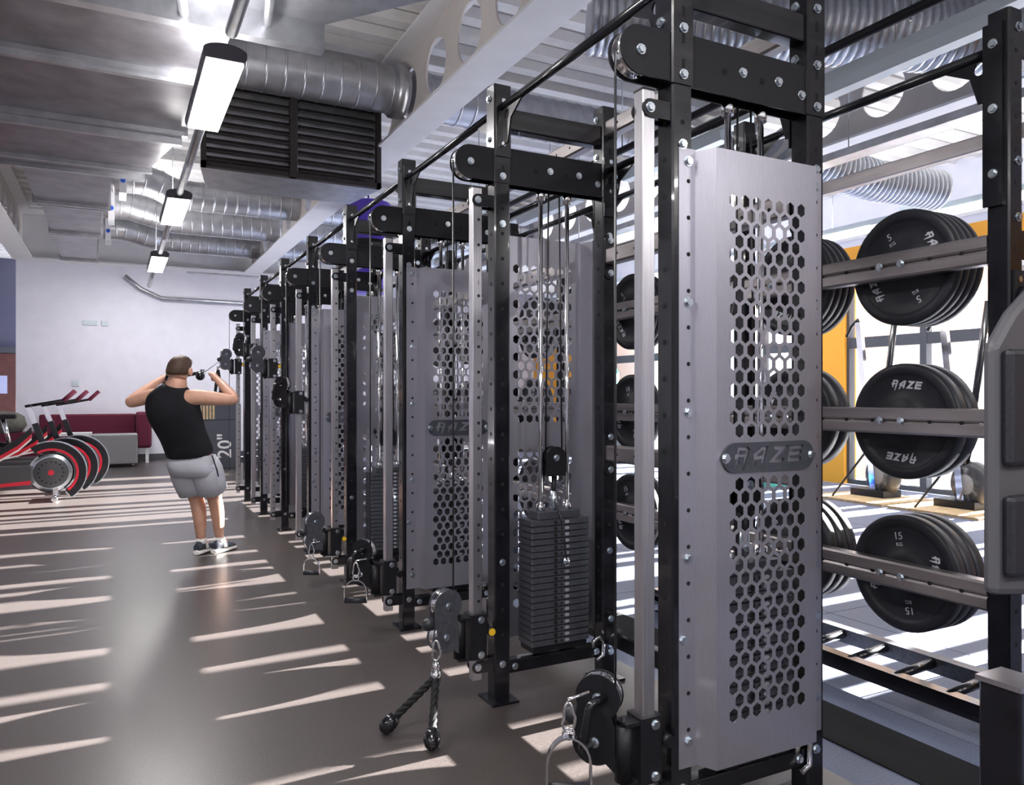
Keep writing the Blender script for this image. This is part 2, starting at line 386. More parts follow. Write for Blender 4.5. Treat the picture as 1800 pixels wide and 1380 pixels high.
# rectangular ducts on the left, seen from below
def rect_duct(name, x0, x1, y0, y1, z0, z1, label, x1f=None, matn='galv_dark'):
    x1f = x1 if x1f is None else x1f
    t = empty(name, (0, 0, 0), label, 'duct')
    mb = MB(); k = [(x0,y0,z0),(x1,y0,z0),(x1f,y1,z0),(x0,y1,z0),(x0,y0,z1),(x1,y0,z1),(x1f,y1,z1),(x0,y1,z1)]
    mb.v = k
    for q in ((0,3,2,1),(4,5,6,7),(0,1,5,4),(1,2,6,5),(2,3,7,6),(3,0,4,7)): mb.face(list(q))
    mb.build('body', matn, t)
    for yy, xe in ((y0, x1), (y1, x1f)):
        MB().cyl((xe-0.1, yy, z1-0.02), (xe-0.1, yy, Z_C+0.02), 0.006, 6).build('hanger_rod', 'zinc', t)
        bx(x0-0.03, xe+0.03, yy-0.025, yy+0.025, z0-0.035, z1).build('joint_flange', 'galv', t)
    return t
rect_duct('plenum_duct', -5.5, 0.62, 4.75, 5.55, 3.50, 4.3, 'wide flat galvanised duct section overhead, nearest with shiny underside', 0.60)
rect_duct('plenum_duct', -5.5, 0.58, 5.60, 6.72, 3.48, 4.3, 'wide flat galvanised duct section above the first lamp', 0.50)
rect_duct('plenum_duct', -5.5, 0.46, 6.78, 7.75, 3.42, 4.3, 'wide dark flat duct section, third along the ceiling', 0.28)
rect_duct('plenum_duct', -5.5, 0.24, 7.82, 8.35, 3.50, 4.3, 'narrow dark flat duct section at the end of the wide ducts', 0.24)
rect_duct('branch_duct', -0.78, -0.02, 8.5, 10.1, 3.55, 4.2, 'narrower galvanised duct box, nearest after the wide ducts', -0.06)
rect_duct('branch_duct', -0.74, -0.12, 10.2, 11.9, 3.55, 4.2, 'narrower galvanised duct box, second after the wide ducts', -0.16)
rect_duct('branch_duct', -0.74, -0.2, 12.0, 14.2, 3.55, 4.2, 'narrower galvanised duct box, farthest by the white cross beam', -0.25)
# near hopper transition overhead, brighter metal
t = empty('hopper_duct', (0, 0, 0), 'shiny galvanised tapering duct hood at the top of the picture', 'duct')
mb = MB(); mb.v = [(-5.5,2.6,3.55),(1.0,2.6,3.55),(1.62,3.9,3.55),(1.1,4.68,3.6),(-5.5,4.68,3.5),(-5.5,2.6,4.3),(1.0,2.6,4.3),(1.62,3.9,4.3),(1.1,4.68,4.3),(-5.5,4.68,4.3)]
for q in ((4,3,2,1,0),(5,6,7,8,9),(0,1,6,5),(1,2,7,6),(2,3,8,7),(3,4,9,8),(4,0,5,9)): mb.face(list(q))
mb.build('body', 'galv', t)
bx(-5.5, 1.13, 4.64, 4.72, 3.44, 4.3).build('joint_flange', 'galv', t)
MB().cyl((0.55, 2.7, 3.53), (0.80, 4.66, 3.53), 0.025, 8).build('seam_rib', 'galv', t)
MB().cyl((0.05, 2.7, 3.53), (0.35, 4.66, 3.49), 0.03, 8).build('seam_rib', 'galv', t)
# air handling unit with black grille
t = empty('air_unit', (1.4, 7.0, 3.26), 'grey ceiling air unit with a black two-bay louvre grille', 'air unit')
def W(x0, x1, y0, y1, z0, z1): return bx(x0-1.4, x1-1.4, y0-7.0, y1-7.0, z0-3.26, z1-3.26)
mb = MB(); mb.v = [(-0.76,-0.13,0),(0.78,-0.13,0),(0.66,0.45,-0.02),(-0.66,0.45,-0.02),(-0.76,-0.13,0.78),(0.78,-0.13,0.78),(0.66,0.45,0.78),(-0.66,0.45,0.78)]
for q in ((0,3,2,1),(4,5,6,7),(0,1,5,4),(1,2,6,5),(2,3,7,6),(3,0,4,7)): mb.face(list(q))
mb.build('housing', 'galv', t)
fr = MB().box(-0.76,0.78,-0.19,-0.13,0,0.045).box(-0.76,0.78,-0.19,-0.13,0.72,0.78).box(-0.76,-0.72,-0.19,-0.13,0,0.78).box(0.74,0.78,-0.19,-0.13,0,0.78).box(-0.04,0.02,-0.20,-0.13,0,0.78).build('grille_frame', 'grille', t)
sl_me = None
for bay in (-0.38, 0.38):
    for i in range(9):
        if sl_me is None:
            R = Matrix.Rotation(math.radians(35), 4, 'X'); sl_me = MB().box(-0.34, 0.34, -0.045, 0.045, -0.007, 0.007, 0, R).mesh('louvre', ['grille'])
        s = obj('louvre', sl_me, fr); s.location = (bay, -0.15, 0.085+i*0.075)
# suspended linear lamps over the aisle
def aisle_lamp(y0, y1, label, X=0.515, z=3.10):
    t = empty('linear_lamp', (X, y0, z), label, 'lamp', 'suspended aisle lamps')
    prof = [(0.108*math.cos(a), 0.04*math.sin(a)+0.045) for a in [PI*i/14 for i in range(15)]] + [(-0.106, 0.02), (-0.096, 0.0), (0.096, 0.0), (0.106, 0.02)]
    MB().prism(prof, 'y', 0, y1-y0, 0).build('housing', 'lamp_body', t)
    bx(-0.092, 0.092, 0.015, y1-y0-0.015, -0.012, 0.002).build('diffuser', 'lamp_glow', t)
    MB().cyl((0, y1-y0, 0.05), (0, y1-y0+(2.0 if y1 < 15 else 0.05), 0.05), 0.031, 12).build('conduit', 'galv', t)
    hy = 0.75*(y1-y0); MB().cyl((0, hy, 0.07), (0, hy, 0.42 if y0 == 4.22 else Z_C-z+0.1), 0.004, 6).build('hanger_wire', 'zinc', t)
    a = bpy.data.lights.new('lamp_light', 'AREA'); a.shape = 'RECTANGLE'; a.size = 0.16; a.size_y = y1-y0-0.1; a.energy = LAMP_W; a.color = (1, 0.97, 0.96)
    ao = bpy.data.objects.new('lamp_light', a); C.objects.link(ao); ao.parent = t; ao.location = (0, (y1-y0)/2, -0.02)
    bx(-0.06, 0.06, 0.05, y1-y0-0.05, 0.083, 0.088).build('top_lens', 'lamp_glow', t)
    a2 = bpy.data.lights.new('lamp_uplight', 'AREA'); a2.shape = 'RECTANGLE'; a2.size = 0.12; a2.size_y = y1-y0-0.1; a2.energy = UP_A; a2.color = (1, 0.97, 0.96)
    ao = bpy.data.objects.new('lamp_uplight', a2); C.objects.link(ao); ao.parent = t; ao.location = (0, (y1-y0)/2, 0.13); ao.rotation_euler = (PI, 0, 0)
aisle_lamp(4.22, 5.38, 'nearest suspended linear lamp, large at the top left')
aisle_lamp(7.38, 8.54, 'middle suspended linear lamp beside the black grille')
aisle_lamp(10.6, 11.9, 'farthest suspended linear lamp before the white cross beam')
aisle_lamp(15.35, 16.35, 'added fill lamp hidden beyond the white cross beam', 0.3, 3.9)  # added lamp, hidden by the beam, to brighten the back wall
aisle_lamp(15.35, 16.35, 'added fill lamp hidden beyond the cross beam, behind the rig', 3.2, 3.9)  # second hidden lamp added for the far end
aisle_lamp(1.05, 2.0, 'suspended linear lamp overhead above the picture'); aisle_lamp(-2.1, -0.95, 'suspended linear lamp behind the viewer')
for xx, yy, nm in ((2.6, -2.4, 'right of'), (-2.4, -2.4, 'left of'), (-3.2, 0.4, 'far left of'), (4.4, -2.6, 'far right of')): aisle_lamp(yy, yy+1.15, 'added unseen fill lamp overhead, %s the viewer' % nm, xx, 3.25)  # unseen lamps added around the camera to brighten the near panel faces
# battens, trays, pipe on the right ceiling
def batten(X, z, y0, y1, label, lit=True):
    t = empty('batten_light', (X, y0, z), label, 'lamp', 'ceiling battens')
    bx(-0.05, 0.05, 0, y1-y0, 0, 0.07).build('tray', 'batten', t)
    for k in range(int((y1-y0)/2.0)+1):
        y = k*2.0+0.15
        if y+1.3 > y1-y0: break
        MB().prism([(-0.06,0),(-0.045,-0.07),(0.045,-0.07),(0.06,0)], 'y', y, y+1.25).build('diffuser', 'strip_glow' if lit else 'batten', t)
        MB().cyl((0, y+0.6, 0.07), (0, y+0.6, Z_C-z), 0.004, 6).build('hanger_wire', 'zinc', t)
        if not lit: continue
        a = bpy.data.lights.new('lamp_light', 'AREA'); a.shape = 'RECTANGLE'; a.size = 0.1; a.size_y = 1.2; a.energy = LAMP_W*0.5
        ao = bpy.data.objects.new('lamp_light', a); C.objects.link(ao); ao.parent = t; ao.location = (0, y+0.6, -0.08)
        a2 = bpy.data.lights.new('lamp_uplight', 'AREA'); a2.shape = 'RECTANGLE'; a2.size = 0.1; a2.size_y = 1.2; a2.energy = UP_W*0.4
        ao = bpy.data.objects.new('lamp_uplight', a2); C.objects.link(ao); ao.parent = t; ao.location = (0, y+0.6, 0.09); ao.rotation_euler = (PI, 0, 0)
batten(4.05, 3.33, 0.2, 14.5, 'long white batten light run over the right hall, nearer the rig', False)
batten(8.3, 3.45, 0.2, 14.5, 'long white batten light run nearer the windows')
t = empty('cable_tray', (5.2, 0, 3.25), 'grey cable tray hung along the right hall ceiling', 'cable tray')
bx(-0.08, 0.08, 0.5, 14.5, 0, 0.012).build('tray_base', 'galv', t); bx(-0.085, -0.075, 0.5, 14.5, 0, 0.06).build('tray_side', 'galv', t); bx(0.075, 0.085, 0.5, 14.5, 0, 0.06).build('tray_side', 'galv', t)
for y in (2.2, 4.2, 6.2, 8.2): MB().cyl((0, y, 0), (0, y, Z_C-3.25), 0.005, 6).build('hanger_rod', 'zinc', t)
t = empty('pipe', (3.72, 0, 3.38), 'thin black pipe hung under the right ceiling', 'pipe')
MB().cyl((0, 0.4, 0), (0, 15, 0), 0.028, 10).build('pipe_run', 'black_matte', t)
for y in (2.62, 5.2, 8.0): MB().cyl((0, y, -0.05), (0, y, Z_C-3.38), 0.006, 6).build('hanger_rod', 'zinc', t)
def flex(pts, r, label):
    o = ribbed(pts, r, 0.055, 0.018, 28, False).build('flexible_duct', 'flex'); tag(o, label, 'duct', 'flexible ducts')
flex([(3.0, 4.6, 4.05), (3.6, 4.3, 4.02), (4.3, 3.9, 3.98), (5.2, 3.45, 3.92), (5.9, 3.1, 3.9)], 0.24, 'thick ribbed silver flexible duct at the top right')
flex([(5.97, 5.66, 3.88), (6.4, 5.62, 3.78), (7.2, 5.5, 3.65), (8.0, 5.3, 3.6)], 0.20, 'short ribbed flexible duct end in front of the white right wall')

# ------------------------------------------------------------------ cable stations
NST = 8; PITCH = 1.213; YC0 = 1.863
XF, XB = 1.528, 2.0995        # upright centres
T = 0.076; TH = T/2; HT = 2.73
bolt_me = MB().prism([(0.0115*math.cos(PI/3*i), 0.0115*math.sin(PI/3*i)) for i in range(6)], 'y', -0.010, 0).cyl((0,-0.003,0),(0,0,0),0.016,10).mesh('bolt', ['zinc'])
def bolts(parent, pts, face=-1):
    for p in pts:
        o = obj('bolt', bolt_me, parent); o.location = p
        if face == 1: o.rotation_euler = (0, 0, PI)
        if face == 'x': o.rotation_euler = (0, 0, -PI/2)
def disc(mb, c, r, face, m, n=8):
    x, y, z = c; e = 0.0006
    P = [(r*math.cos(2*PI*i/n), r*math.sin(2*PI*i/n)) for i in range(n)]
    if face == 'y': mb.prism([(x+p[0], z+p[1]) for p in P], 'y', y-e, y+e, m)
    else: mb.prism([(y+p[0], z+p[1]) for p in P], 'x', x-e, x+e, m)
def upright(x, h=HT, holes=True):
    mb = MB(); mb.prism(chamf(T, T, 0.006, x, 0), 'z', 0.012, h, 0)
    if holes:
        z = 0.3
        while z < 2.25:
            for s in (-1, 1): disc(mb, (x, s*TH, z), 0.0085, 'y', 1)
            disc(mb, (x-TH, 0, z), 0.0085, 'x', 1); z += 0.111
    return mb
# hex-perforated panel (built facing -Y, y measured outwards), shared by all stations
PX0, PX1, PZ0, PZ1, PD = 1.602, 2.025, 0.235, 2.103, 0.065
def hexagon(cx, cy): return [(cx+0.0190*math.cos(PI/6+PI/3*i)*1.0, cy+0.0220*math.sin(PI/6+PI/3*i)) for i in range(6)]
def hex_panel_mesh():
    loops = [[(PX0, PZ0), (PX1, PZ0), (PX1, PZ1), (PX0, PZ1)]]; xc = (PX0+PX1)/2
    for g in (0, 1):
        for i in range(18):
            z = 1.170+0.0815+0.0412*i if g == 0 else 1.170-0.0815-0.0412*i
            k = 6 if i % 2 == 0 else 7
            for j in range(k): loops.append(hexagon(xc+(j-(k-1)/2)*0.0478, z))
    V, Fc = fill(loops, 0.001)
    mb = MB(); mb.add(V, Fc, 0, lambda v: (v[0], -TH-PD+v[2], v[1]))
    for xa, xb in ((1.574, PX0), (2.053, PX1)):
        y0 = -TH-0.001
        mb.prism([(xa, y0), (xb, -TH-PD), (xb+0.002, -TH-PD), (xa+0.002, y0)], 'z', PZ0, PZ1, 0)
    for a, b_ in ((1.512, 1.576), (2.051, 2.122)):
        mb.box(a, b_, -TH-0.0025, -TH-0.0003, PZ0-0.004, PZ1+0.006, 0)
        z = PZ0+0.11
        while z < PZ1-0.06: disc(mb, ((a+b_)/2+(0.004 if a < 2 else 0.01), -TH-0.0026, z), 0.007, 'y', 1); z += 0.111
    return mb.mesh('hex_panel', ['panel', 'hole'])
PANEL = hex_panel_mesh()
def badge_mesh():
    cx, cz = (PX0+PX1)/2, 1.170; hw, hh = 0.192, 0.046
    outer = [(p[0]+cx, p[1]+cz) for p in arc(hw-hh, 0, hh, -90, 90, 12)+arc(-hw+hh, 0, hh, 90, 270, 12)]
    loops = [outer]+[[(p[0]+cx, p[1]+cz+0.004) for p in l] for l in word_loops(0.052, 1.75)]
    V, Fc = fill(loops, 0.003); mb = MB(); mb.add(V, Fc, 0, lambda v: (v[0], -TH-PD-0.005+v[2], v[1]))
    return mb.mesh('badge', ['badge'])
BADGE = badge_mesh()
plate_w = MB(); plate_w.prism(chamf(0.305, 0.13, 0.004), 'z', 0.0015, 0.0255, 0)
for s in (-1, 1):
    plate_w.prism([(p[0]-0.028, p[1]+0.0135) for p in circle(0, 0, 0.0105, 6)], 'y', s*0.0648, s*0.0660, 1)
    plate_w.prism([(p[0]+0.003, p[1]+0.0135) for p in circle(0, 0, 0.0055, 8)], 'y', s*0.0648, s*0.0660, 1)
    plate_w.prism([(p[0]*1.7+0.032, p[1]+0.0135) for p in circle(0, 0, 0.0075, 10)], 'y', s*0.0648, s*0.0660, 2)
WPLATE = plate_w.mesh('weight_plate', ['stack', 'hole', 'stack_label'])

def make_station(m):
    """m=+1: panel on the near (-Y) side; m=-1: panel on the far side and the stack open to the camera"""
    t = empty('cable_station', (0, 0, 0))
    mc = (XF+XB)/2
    for x in (XF, XB):
        u = upright(x).build('upright', ['black_steel', 'hole'], t)
        MB().box(x-0.065, x+0.065, -0.075, 0.075, 0, 0.012).build('foot_plate', 'black_steel', u)
        s = MB(); s.prism(chamf(T+0.008, T+0.008, 0.005, x, 0), 'z', 2.30, HT+0.004, 0)
        for z in (2.36, 2.44, 2.52, 2.60):
            s.prism([(x-0.006, z-0.016), (x+0.006, z-0.016), (x+0.006, z+0.016), (x-0.006, z+0.016)], 'y', -TH-0.0046, -TH-0.0036, 1)
        s.build('sleeve', ['black_steel', 'hole'], u)
        bolts(u, [(x, -TH-0.004, z) for z in (2.33, 2.47, 2.66)] + [(x, -TH, z) for z in (0.17, 0.62, 2.12)])
        bolts(u, [(x-TH-0.004, 0.012, z) for z in (2.5, 2.68)], 'x')
    bx(XF+TH, XB-TH, -0.03, 0.03, 2.545, 2.640).build('crossbeam', 'black_steel', t, 0.006)
    # pulley housing: rounded nose over the aisle, box between the uprights
    nose = arc(1.376, 2.378, 0.073, 90, 270, 16)+[(XF-TH, 2.305), (XF-TH, 2.451)]
    mb = MB()
    for y in (-0.033, 0.027): mb.prism(nose, 'y', y, y+0.006, 0)
    for y in (-0.033, 0.027): mb.prism([(XF+TH, 2.30), (XB-TH, 2.30), (XB-TH, 2.46), (XF+TH, 2.46)], 'y', y, y+0.006, 0)
    mb.box(XF+TH, XB-TH, -0.027, 0.027, 2.452, 2.458, 0)
    for xx in (XF-TH-0.004, XB-TH-0.008): mb.box(xx, xx+0.006, -0.037, -0.030, 2.31, 2.45, 0)
    for xx in (1.70, 1.86): disc(mb, (xx, -0.034, 2.375), 0.011, 'y', 1)
    hs = mb.build('pulley_housing', ['black_matte', 'hole'], t)
    bolts(hs, [(1.376, -0.033, 2.378), (1.775, -0.033, 2.385), (1.93, -0.033, 2.385), (2.035, -0.033, 2.36)])
    MB().lathe([(0.0, -0.018), (0.070, -0.018), (0.070, -0.014), (0.060, 0), (0.070, 0.014), (0.070, 0.018), (0, 0.018)], (1.376, 0, 2.378), (0, 1, 0), 32).build('pulley_wheel', 'chrome', hs)
    # guide rods, stack
    gr = []
    for s in (-1, 1):
        r = MB().cyl((mc+s*0.071, 0, 0.19), (mc+s*0.071, 0, 2.31), 0.0105, 14).build('guide_rod', 'chrome', t)
        MB().cyl((mc+s*0.071, 0, 2.255), (mc+s*0.071, 0, 2.30), 0.02, 14).build('rod_collar', 'chrome', r)
    ws = MB().prism(chamf(0.29, 0.12, 0.006, mc, 0), 'z', 0.2, 0.226, 0)
    for s in (-1, 1): ws.cyl((mc+s*0.07, 0, 0.176), (mc+s*0.07, 0, 0.205), 0.035, 16, 0)
    ws = ws.build('weight_stack', 'black_matte', t)
    for i in range(20):
        o = obj('weight_plate', WPLATE, ws); o.location = (mc, 0, 0.227+i*0.0285)
    z = 0.227+20*0.0285
    hp = MB().prism(chamf(0.225, 0.10, 0.004, mc, 0), 'z', z, z+0.032, 0).cyl((mc-0.071, 0, z+0.03), (mc-0.071, 0, z+0.065), 0.021, 16, 1).cyl((mc+0.071, 0, z+0.03), (mc+0.071, 0, z+0.065), 0.021, 16, 1).build('head_plate', ['stack', 'chrome'], ws)
    zp = 0.227+13*0.0285+0.0135
    pin = MB().cyl((mc+0.003, m*0.065, zp), (mc+0.003, m*0.115, zp), 0.006, 10, 0).lathe([(0, 0.012), (0.016, 0.010), (0.018, 0.0), (0, 0)], (mc+0.003, m*0.10, zp), (0, m, 0), 14).build('selector_pin', 'zinc', ws)
    MB().tube([(mc+0.003, m*0.11, zp), (mc-0.004, m*0.10, zp+0.1), (mc+0.001, m*0.08, zp+0.17), (mc-0.004, m*0.06, z+0.02), (mc-0.01, m*0.03, z+0.06)], 0.0045, 6).build('pin_lanyard', 'cable', ws)
    # travelling pulley block and cables
    zb = z+0.19
    blk = arc(mc, zb+0.085, 0.052, 0, 180, 14)+[(mc-0.052, zb), (mc+0.052, zb)]
    pb = MB()
    for y in (-0.024, 0.018): pb.prism(blk, 'y', y, y+0.006, 0)
    pb.cyl((mc, -0.016, zb+0.085), (mc, 0.016, zb+0.085), 0.046, 20, 0)
    pb.cyl((mc, 0, z+0.03), (mc, 0, zb+0.02), 0.012, 10, 0).cyl((mc, 0, z+0.03), (mc, 0, z+0.12), 0.016, 8, 1)
    pb = pb.build('pulley_block', ['black_matte', 'zinc'], t); bolts(pb, [(mc, -0.024, zb+0.085)])
    mb = MB()
    for s in (-1, 1): mb.cyl((mc+s*0.028, 0, 2.33), (mc+s*0.044, 0, zb+0.09), 0.004, 6)
    mb.cyl((1.308, 0, 2.37), (1.308, 0, 0.4), 0.004, 6)
    mb.build('cable', 'cable', t)
    # base beam
    bb = bx(XF+TH, XB-TH, -0.028, 0.028, 0.118, 0.176).build('base_beam', 'black_steel', t, 0.005)
    bolts(bb, [(XF+TH+0.03, -0.028, 0.147), (XB-TH-0.03, -0.028, 0.147)])
    MB().tube([(2.0, -0.045, 0.176), (2.0, -0.05, 0.205), (2.03, -0.05, 0.22), (2.055, -0.05, 0.20), (2.055, -0.05, 0.13), (2.02, -0.05, 0.115)], 0.010, 8).build('cable_shackle', 'chrome', bb)
    # hex panel with badge
    p = obj('hex_panel', PANEL, t); bd = obj('badge', BADGE, p)
    if m < 0: p.location = (2*mc, 0, 0); p.rotation_euler = (0, 0, PI)
    bolts(bd, [(PX0+0.03, -TH-PD-0.007, 1.170), (PX1-0.03, -TH-PD-0.007, 1.170)])
    bolts(p, [(1.548, -TH-0.0025, z) for z in (0.31, 0.865, 1.309, 1.642, 2.07)]+[(2.096, -TH-0.0025, z) for z in (0.35, 0.8, 1.23, 1.66, 2.06)])
    # adjustment column with numbered holes on the open side
    cx, cw = 1.4135, 0.0225
    mb = MB(); mb.prism(chamf(0.045, 0.045, 0.003, cx, 0), 'z', 0.113, 2.27, 0)
    mb.box(cx-0.023, cx+0.023, -0.023, 0.023, 2.268, 2.275, 1)
    z = 0.235
    while z < 2.2: disc(mb, (cx+0.005, m*cw, z), 0.0075, 'y', 1); z += 0.1115
    for i in range(8):
        V, Fc = text_mesh(str(8-i), 0.028)
        zz = 0.235+0.1115*(0.5+i*2)
        mb.add(V, Fc, 1, (lambda v, zz=zz: (cx+0.004-m*v[0], m*(cw+0.0003), zz+v[1])))
    co = mb.build('column', ['brushed', 'print_dark'], t)
    for z in (0.17, 2.215):
        b = MB().prism(arc(1.413, z, 0.027, 90, 270, 8)+[(XF-TH, z-0.027), (XF-TH, z+0.027)], 'y', -0.029, -0.023).prism(arc(1.413, z, 0.027, 90, 270, 8)+[(XF-TH, z-0.027), (XF-TH, z+0.027)], 'y', 0.023, 0.029)
        b.box(1.445, XF-TH, -0.023, 0.023, z-0.02, z+0.02)
        b = b.build('bracket', 'black_steel', t); bolts(b, [(1.413, -0.029, z)])
    # carriage, at height 0 here; raised per station
    ca = empty('carriage', (0, 0, 0.31)); ca.parent = t
    ca_m = MB().prism(chamf(0.078, 0.078, 0.004, cx, 0), 'z', -0.098, 0.098, 0)
    ca_m.box(1.325, 1.385, -0.03, 0.03, 0.078, 0.088, 0).box(1.325, 1.385, -0.03, 0.03, -0.098, -0.088, 0)
    ca_m.cyl((cx+0.06, -m*0.0, 0.03), (cx+0.03, 0, 0.03), 0.02, 12, 0)
    cm = ca_m.build('carriage_sleeve', 'black_matte', ca); bolts(cm, [(cx+0.01, -0.039, 0.075), (cx+0.01, -0.039, -0.078)])
    MB().cyl((cx+0.055, -0.025, 0.02), (cx+0.055, -0.055, 0.02), 0.019, 14, 0).cyl((cx+0.055, -0.055, 0.02), (cx+0.055, -0.057, 0.02), 0.016, 14, 1).build('pop_pin', ['black_matte', 'yellow' if m < 0 else 'black_matte'], ca)
    hx = 1.337
    MB().cyl((hx, 0, -0.088), (hx, 0, 0.078), 0.027, 20).cyl((hx, 0, -0.105), (hx, 0, 0.1), 0.009, 10).build('hinge', 'black_matte', ca)
    ang = math.radians(-48 if m > 0 else 10)
    Rz = Matrix.Translation((hx, 0, 0)) @ Matrix.Rotation(ang, 4, 'Z')
    c1, c2 = (-0.072, 0.155), (-0.082, 0.022)
    eight = arc(c1[0], c1[1], 0.068, -52, 200, 20)+arc(c2[0], c2[1], 0.068, 150, 300, 12)+[(-0.02, -0.06), (-0.02, 0.07)]
    sw = MB()
    for y in (-0.026, 0.020): sw.prism(eight, 'y', y, y+0.006, 0, R=Rz)
    sw = sw.build('swivel_plate', 'stack' if m < 0 else 'black_matte', ca)
    for c in (c1, c2):
        MB().lathe([(0.0, -0.017), (0.066, -0.017), (0.066, -0.013), (0.058, 0), (0.066, 0.013), (0.066, 0.017), (0, 0.017)], Rz @ Vector((c[0], 0, c[1])), Rz.to_3x3() @ Vector((0, 1, 0)), 28).build('pulley_wheel', 'chrome', sw)
        b = obj('bolt', bolt_me, sw); b.location = Rz @ Vector((c[0], -0.026, c[1])); b.rotation_euler = (0, 0, ang)
    if m > 0:
        pts = [Rz @ Vector(p) for p in ((-0.05, -0.03, 0.16), (-0.075, -0.085, 0.16), (-0.08, -0.095, 0.15), (-0.10, -0.095, 0.03), (-0.10, -0.08, 0.02), (-0.09, -0.03, 0.02))]
        MB().tube(pts, 0.012, 10).build('grab_handle', 'black_steel', sw)
    bl = Rz @ Vector((-0.155, 0, 0.085)); MB().lathe([(0, -0.028), (0.018, -0.024), (0.027, -0.008), (0.027, 0.008), (0.018, 0.024), (0, 0.028)], bl, (1, 0, 0.4), 14).build('cable_stopper', 'plate_rubber', ca)
    return t
odd, even = make_station(1), make_station(-1)
STL = ['nearest cable station, its big hexagon-perforated steel panel facing the viewer',
       'second cable station from the viewer, open weight stack showing',
       'third cable station from the viewer, perforated panel half hidden by a column',
       'fourth cable station from the viewer, weight stack behind a numbered column',
       'fifth cable station from the viewer, its pulley set at chest height',
       'sixth cable station from the viewer, pulley set just above head height',
       'seventh cable station from the viewer, second to last in the row',
       'farthest cable station, last in the row by the back wall']
CAR_Z = [0.31, 0.305, 0.307, 0.31, 1.30, 1.63, 1.85, 1.73]
stations = []
for k in range(NST):
    src = odd if k % 2 == 0 else even
    t = src if k < 2 else copy_tree(src)
    t.location = (0, YC0+PITCH*k, 0); tag(t, STL[k], 'cable machine', 'cable stations in the rig')
    for ch in t.children:
        if ch.name.startswith('carriage'): ch.location.z = CAR_Z[k]
    stations.append(t)
ORD = ['first', 'second', 'third', 'fourth', 'fifth', 'sixth', 'seventh', 'eighth']
# bars joining the stations
BL = PITCH-T-0.008
def gusset(mb, x, z, y0, s):
    V, Fc = fill([[(0, 0.02), (0.19, 0.02), (0.19, 0.0), (0.08, -0.06), (0.05, -0.16), (0, -0.16)], circle(0.045, -0.035, 0.022, 14)], 0.004)
    mb.add(V, Fc, 0, lambda v: (x+v[2], y0+s*v[0], z-0.01+v[1]))
    mb.box(x-0.036, x+0.036, min(y0, y0+s*0.006), max(y0, y0+s*0.006), z-0.22, z+0.06)
def pull_bar(x, z, label, yc, L=BL, matn='black_steel', r=0.0175, grp='pull-up bars'):
    t = empty('pull_up_bar', (0, yc, 0), label, 'bar', grp)
    MB().cyl((x, -L/2, z), (x, L/2, z), r, 16).build('bar', matn, t)
    for s in (-1, 1): mb = MB(); gusset(mb, x, z, s*L/2, -s); mb.build('gusset', 'black_steel', t)
    return t
def rail(x, z, label, yc, h=0.076, wd=0.06, L=BL, plate=True, grp='rear rails of the rig', matn='raw_steel'):
    t = empty('rail', (0, yc, 0), label, 'rail', grp)
    mb = MB(); mb.prism(chamf(wd, h, 0.008, x, z), 'y', -L/2, L/2, 0)
    for i in range(8): disc(mb, (x-wd/2, -L/2+0.1+i*(L-0.2)/7, z), 0.007, 'x', 1)
    mb.build('rail_tube', [matn, 'hole'], t)
    if plate:
        for s in (-1, 1):
            y0 = s*L/2
            p = MB().prism(arc(x, z+0.075, 0.034, 0, 180, 8)+arc(x, z-0.075, 0.034, 180, 360, 8), 'y', min(y0, y0-s*0.006), max(y0, y0-s*0.006)).build('end_plate', 'black_steel', t)
            bolts(p, [(x, y0-s*0.006, z+0.078), (x, y0-s*0.006, z-0.078)], -1 if s > 0 else 1)
    return t
for k in range(NST-1):
    yc = YC0+PITCH*(k+0.5); who = 'between the %s and %s cable stations' % (ORD[k], ORD[k+1])
    pull_bar(XF, 2.635, 'black front pull-up bar '+who, yc)
    pull_bar(XB, 2.43, 'black rear pull-up bar '+who, yc, grp='rear pull-up bars')
    rail(XB, 2.625, 'top rear steel rail '+who, yc, plate=False)
    rail(XB, 2.02, 'upper rear steel rail with bolted end plates '+who, yc)
    rail(XB, 1.085, 'middle rear steel rail with bolted end plates '+who, yc)
    rail(XB, 0.22, 'low rear steel rail with bolted end plates '+who, yc, matn='black_steel')

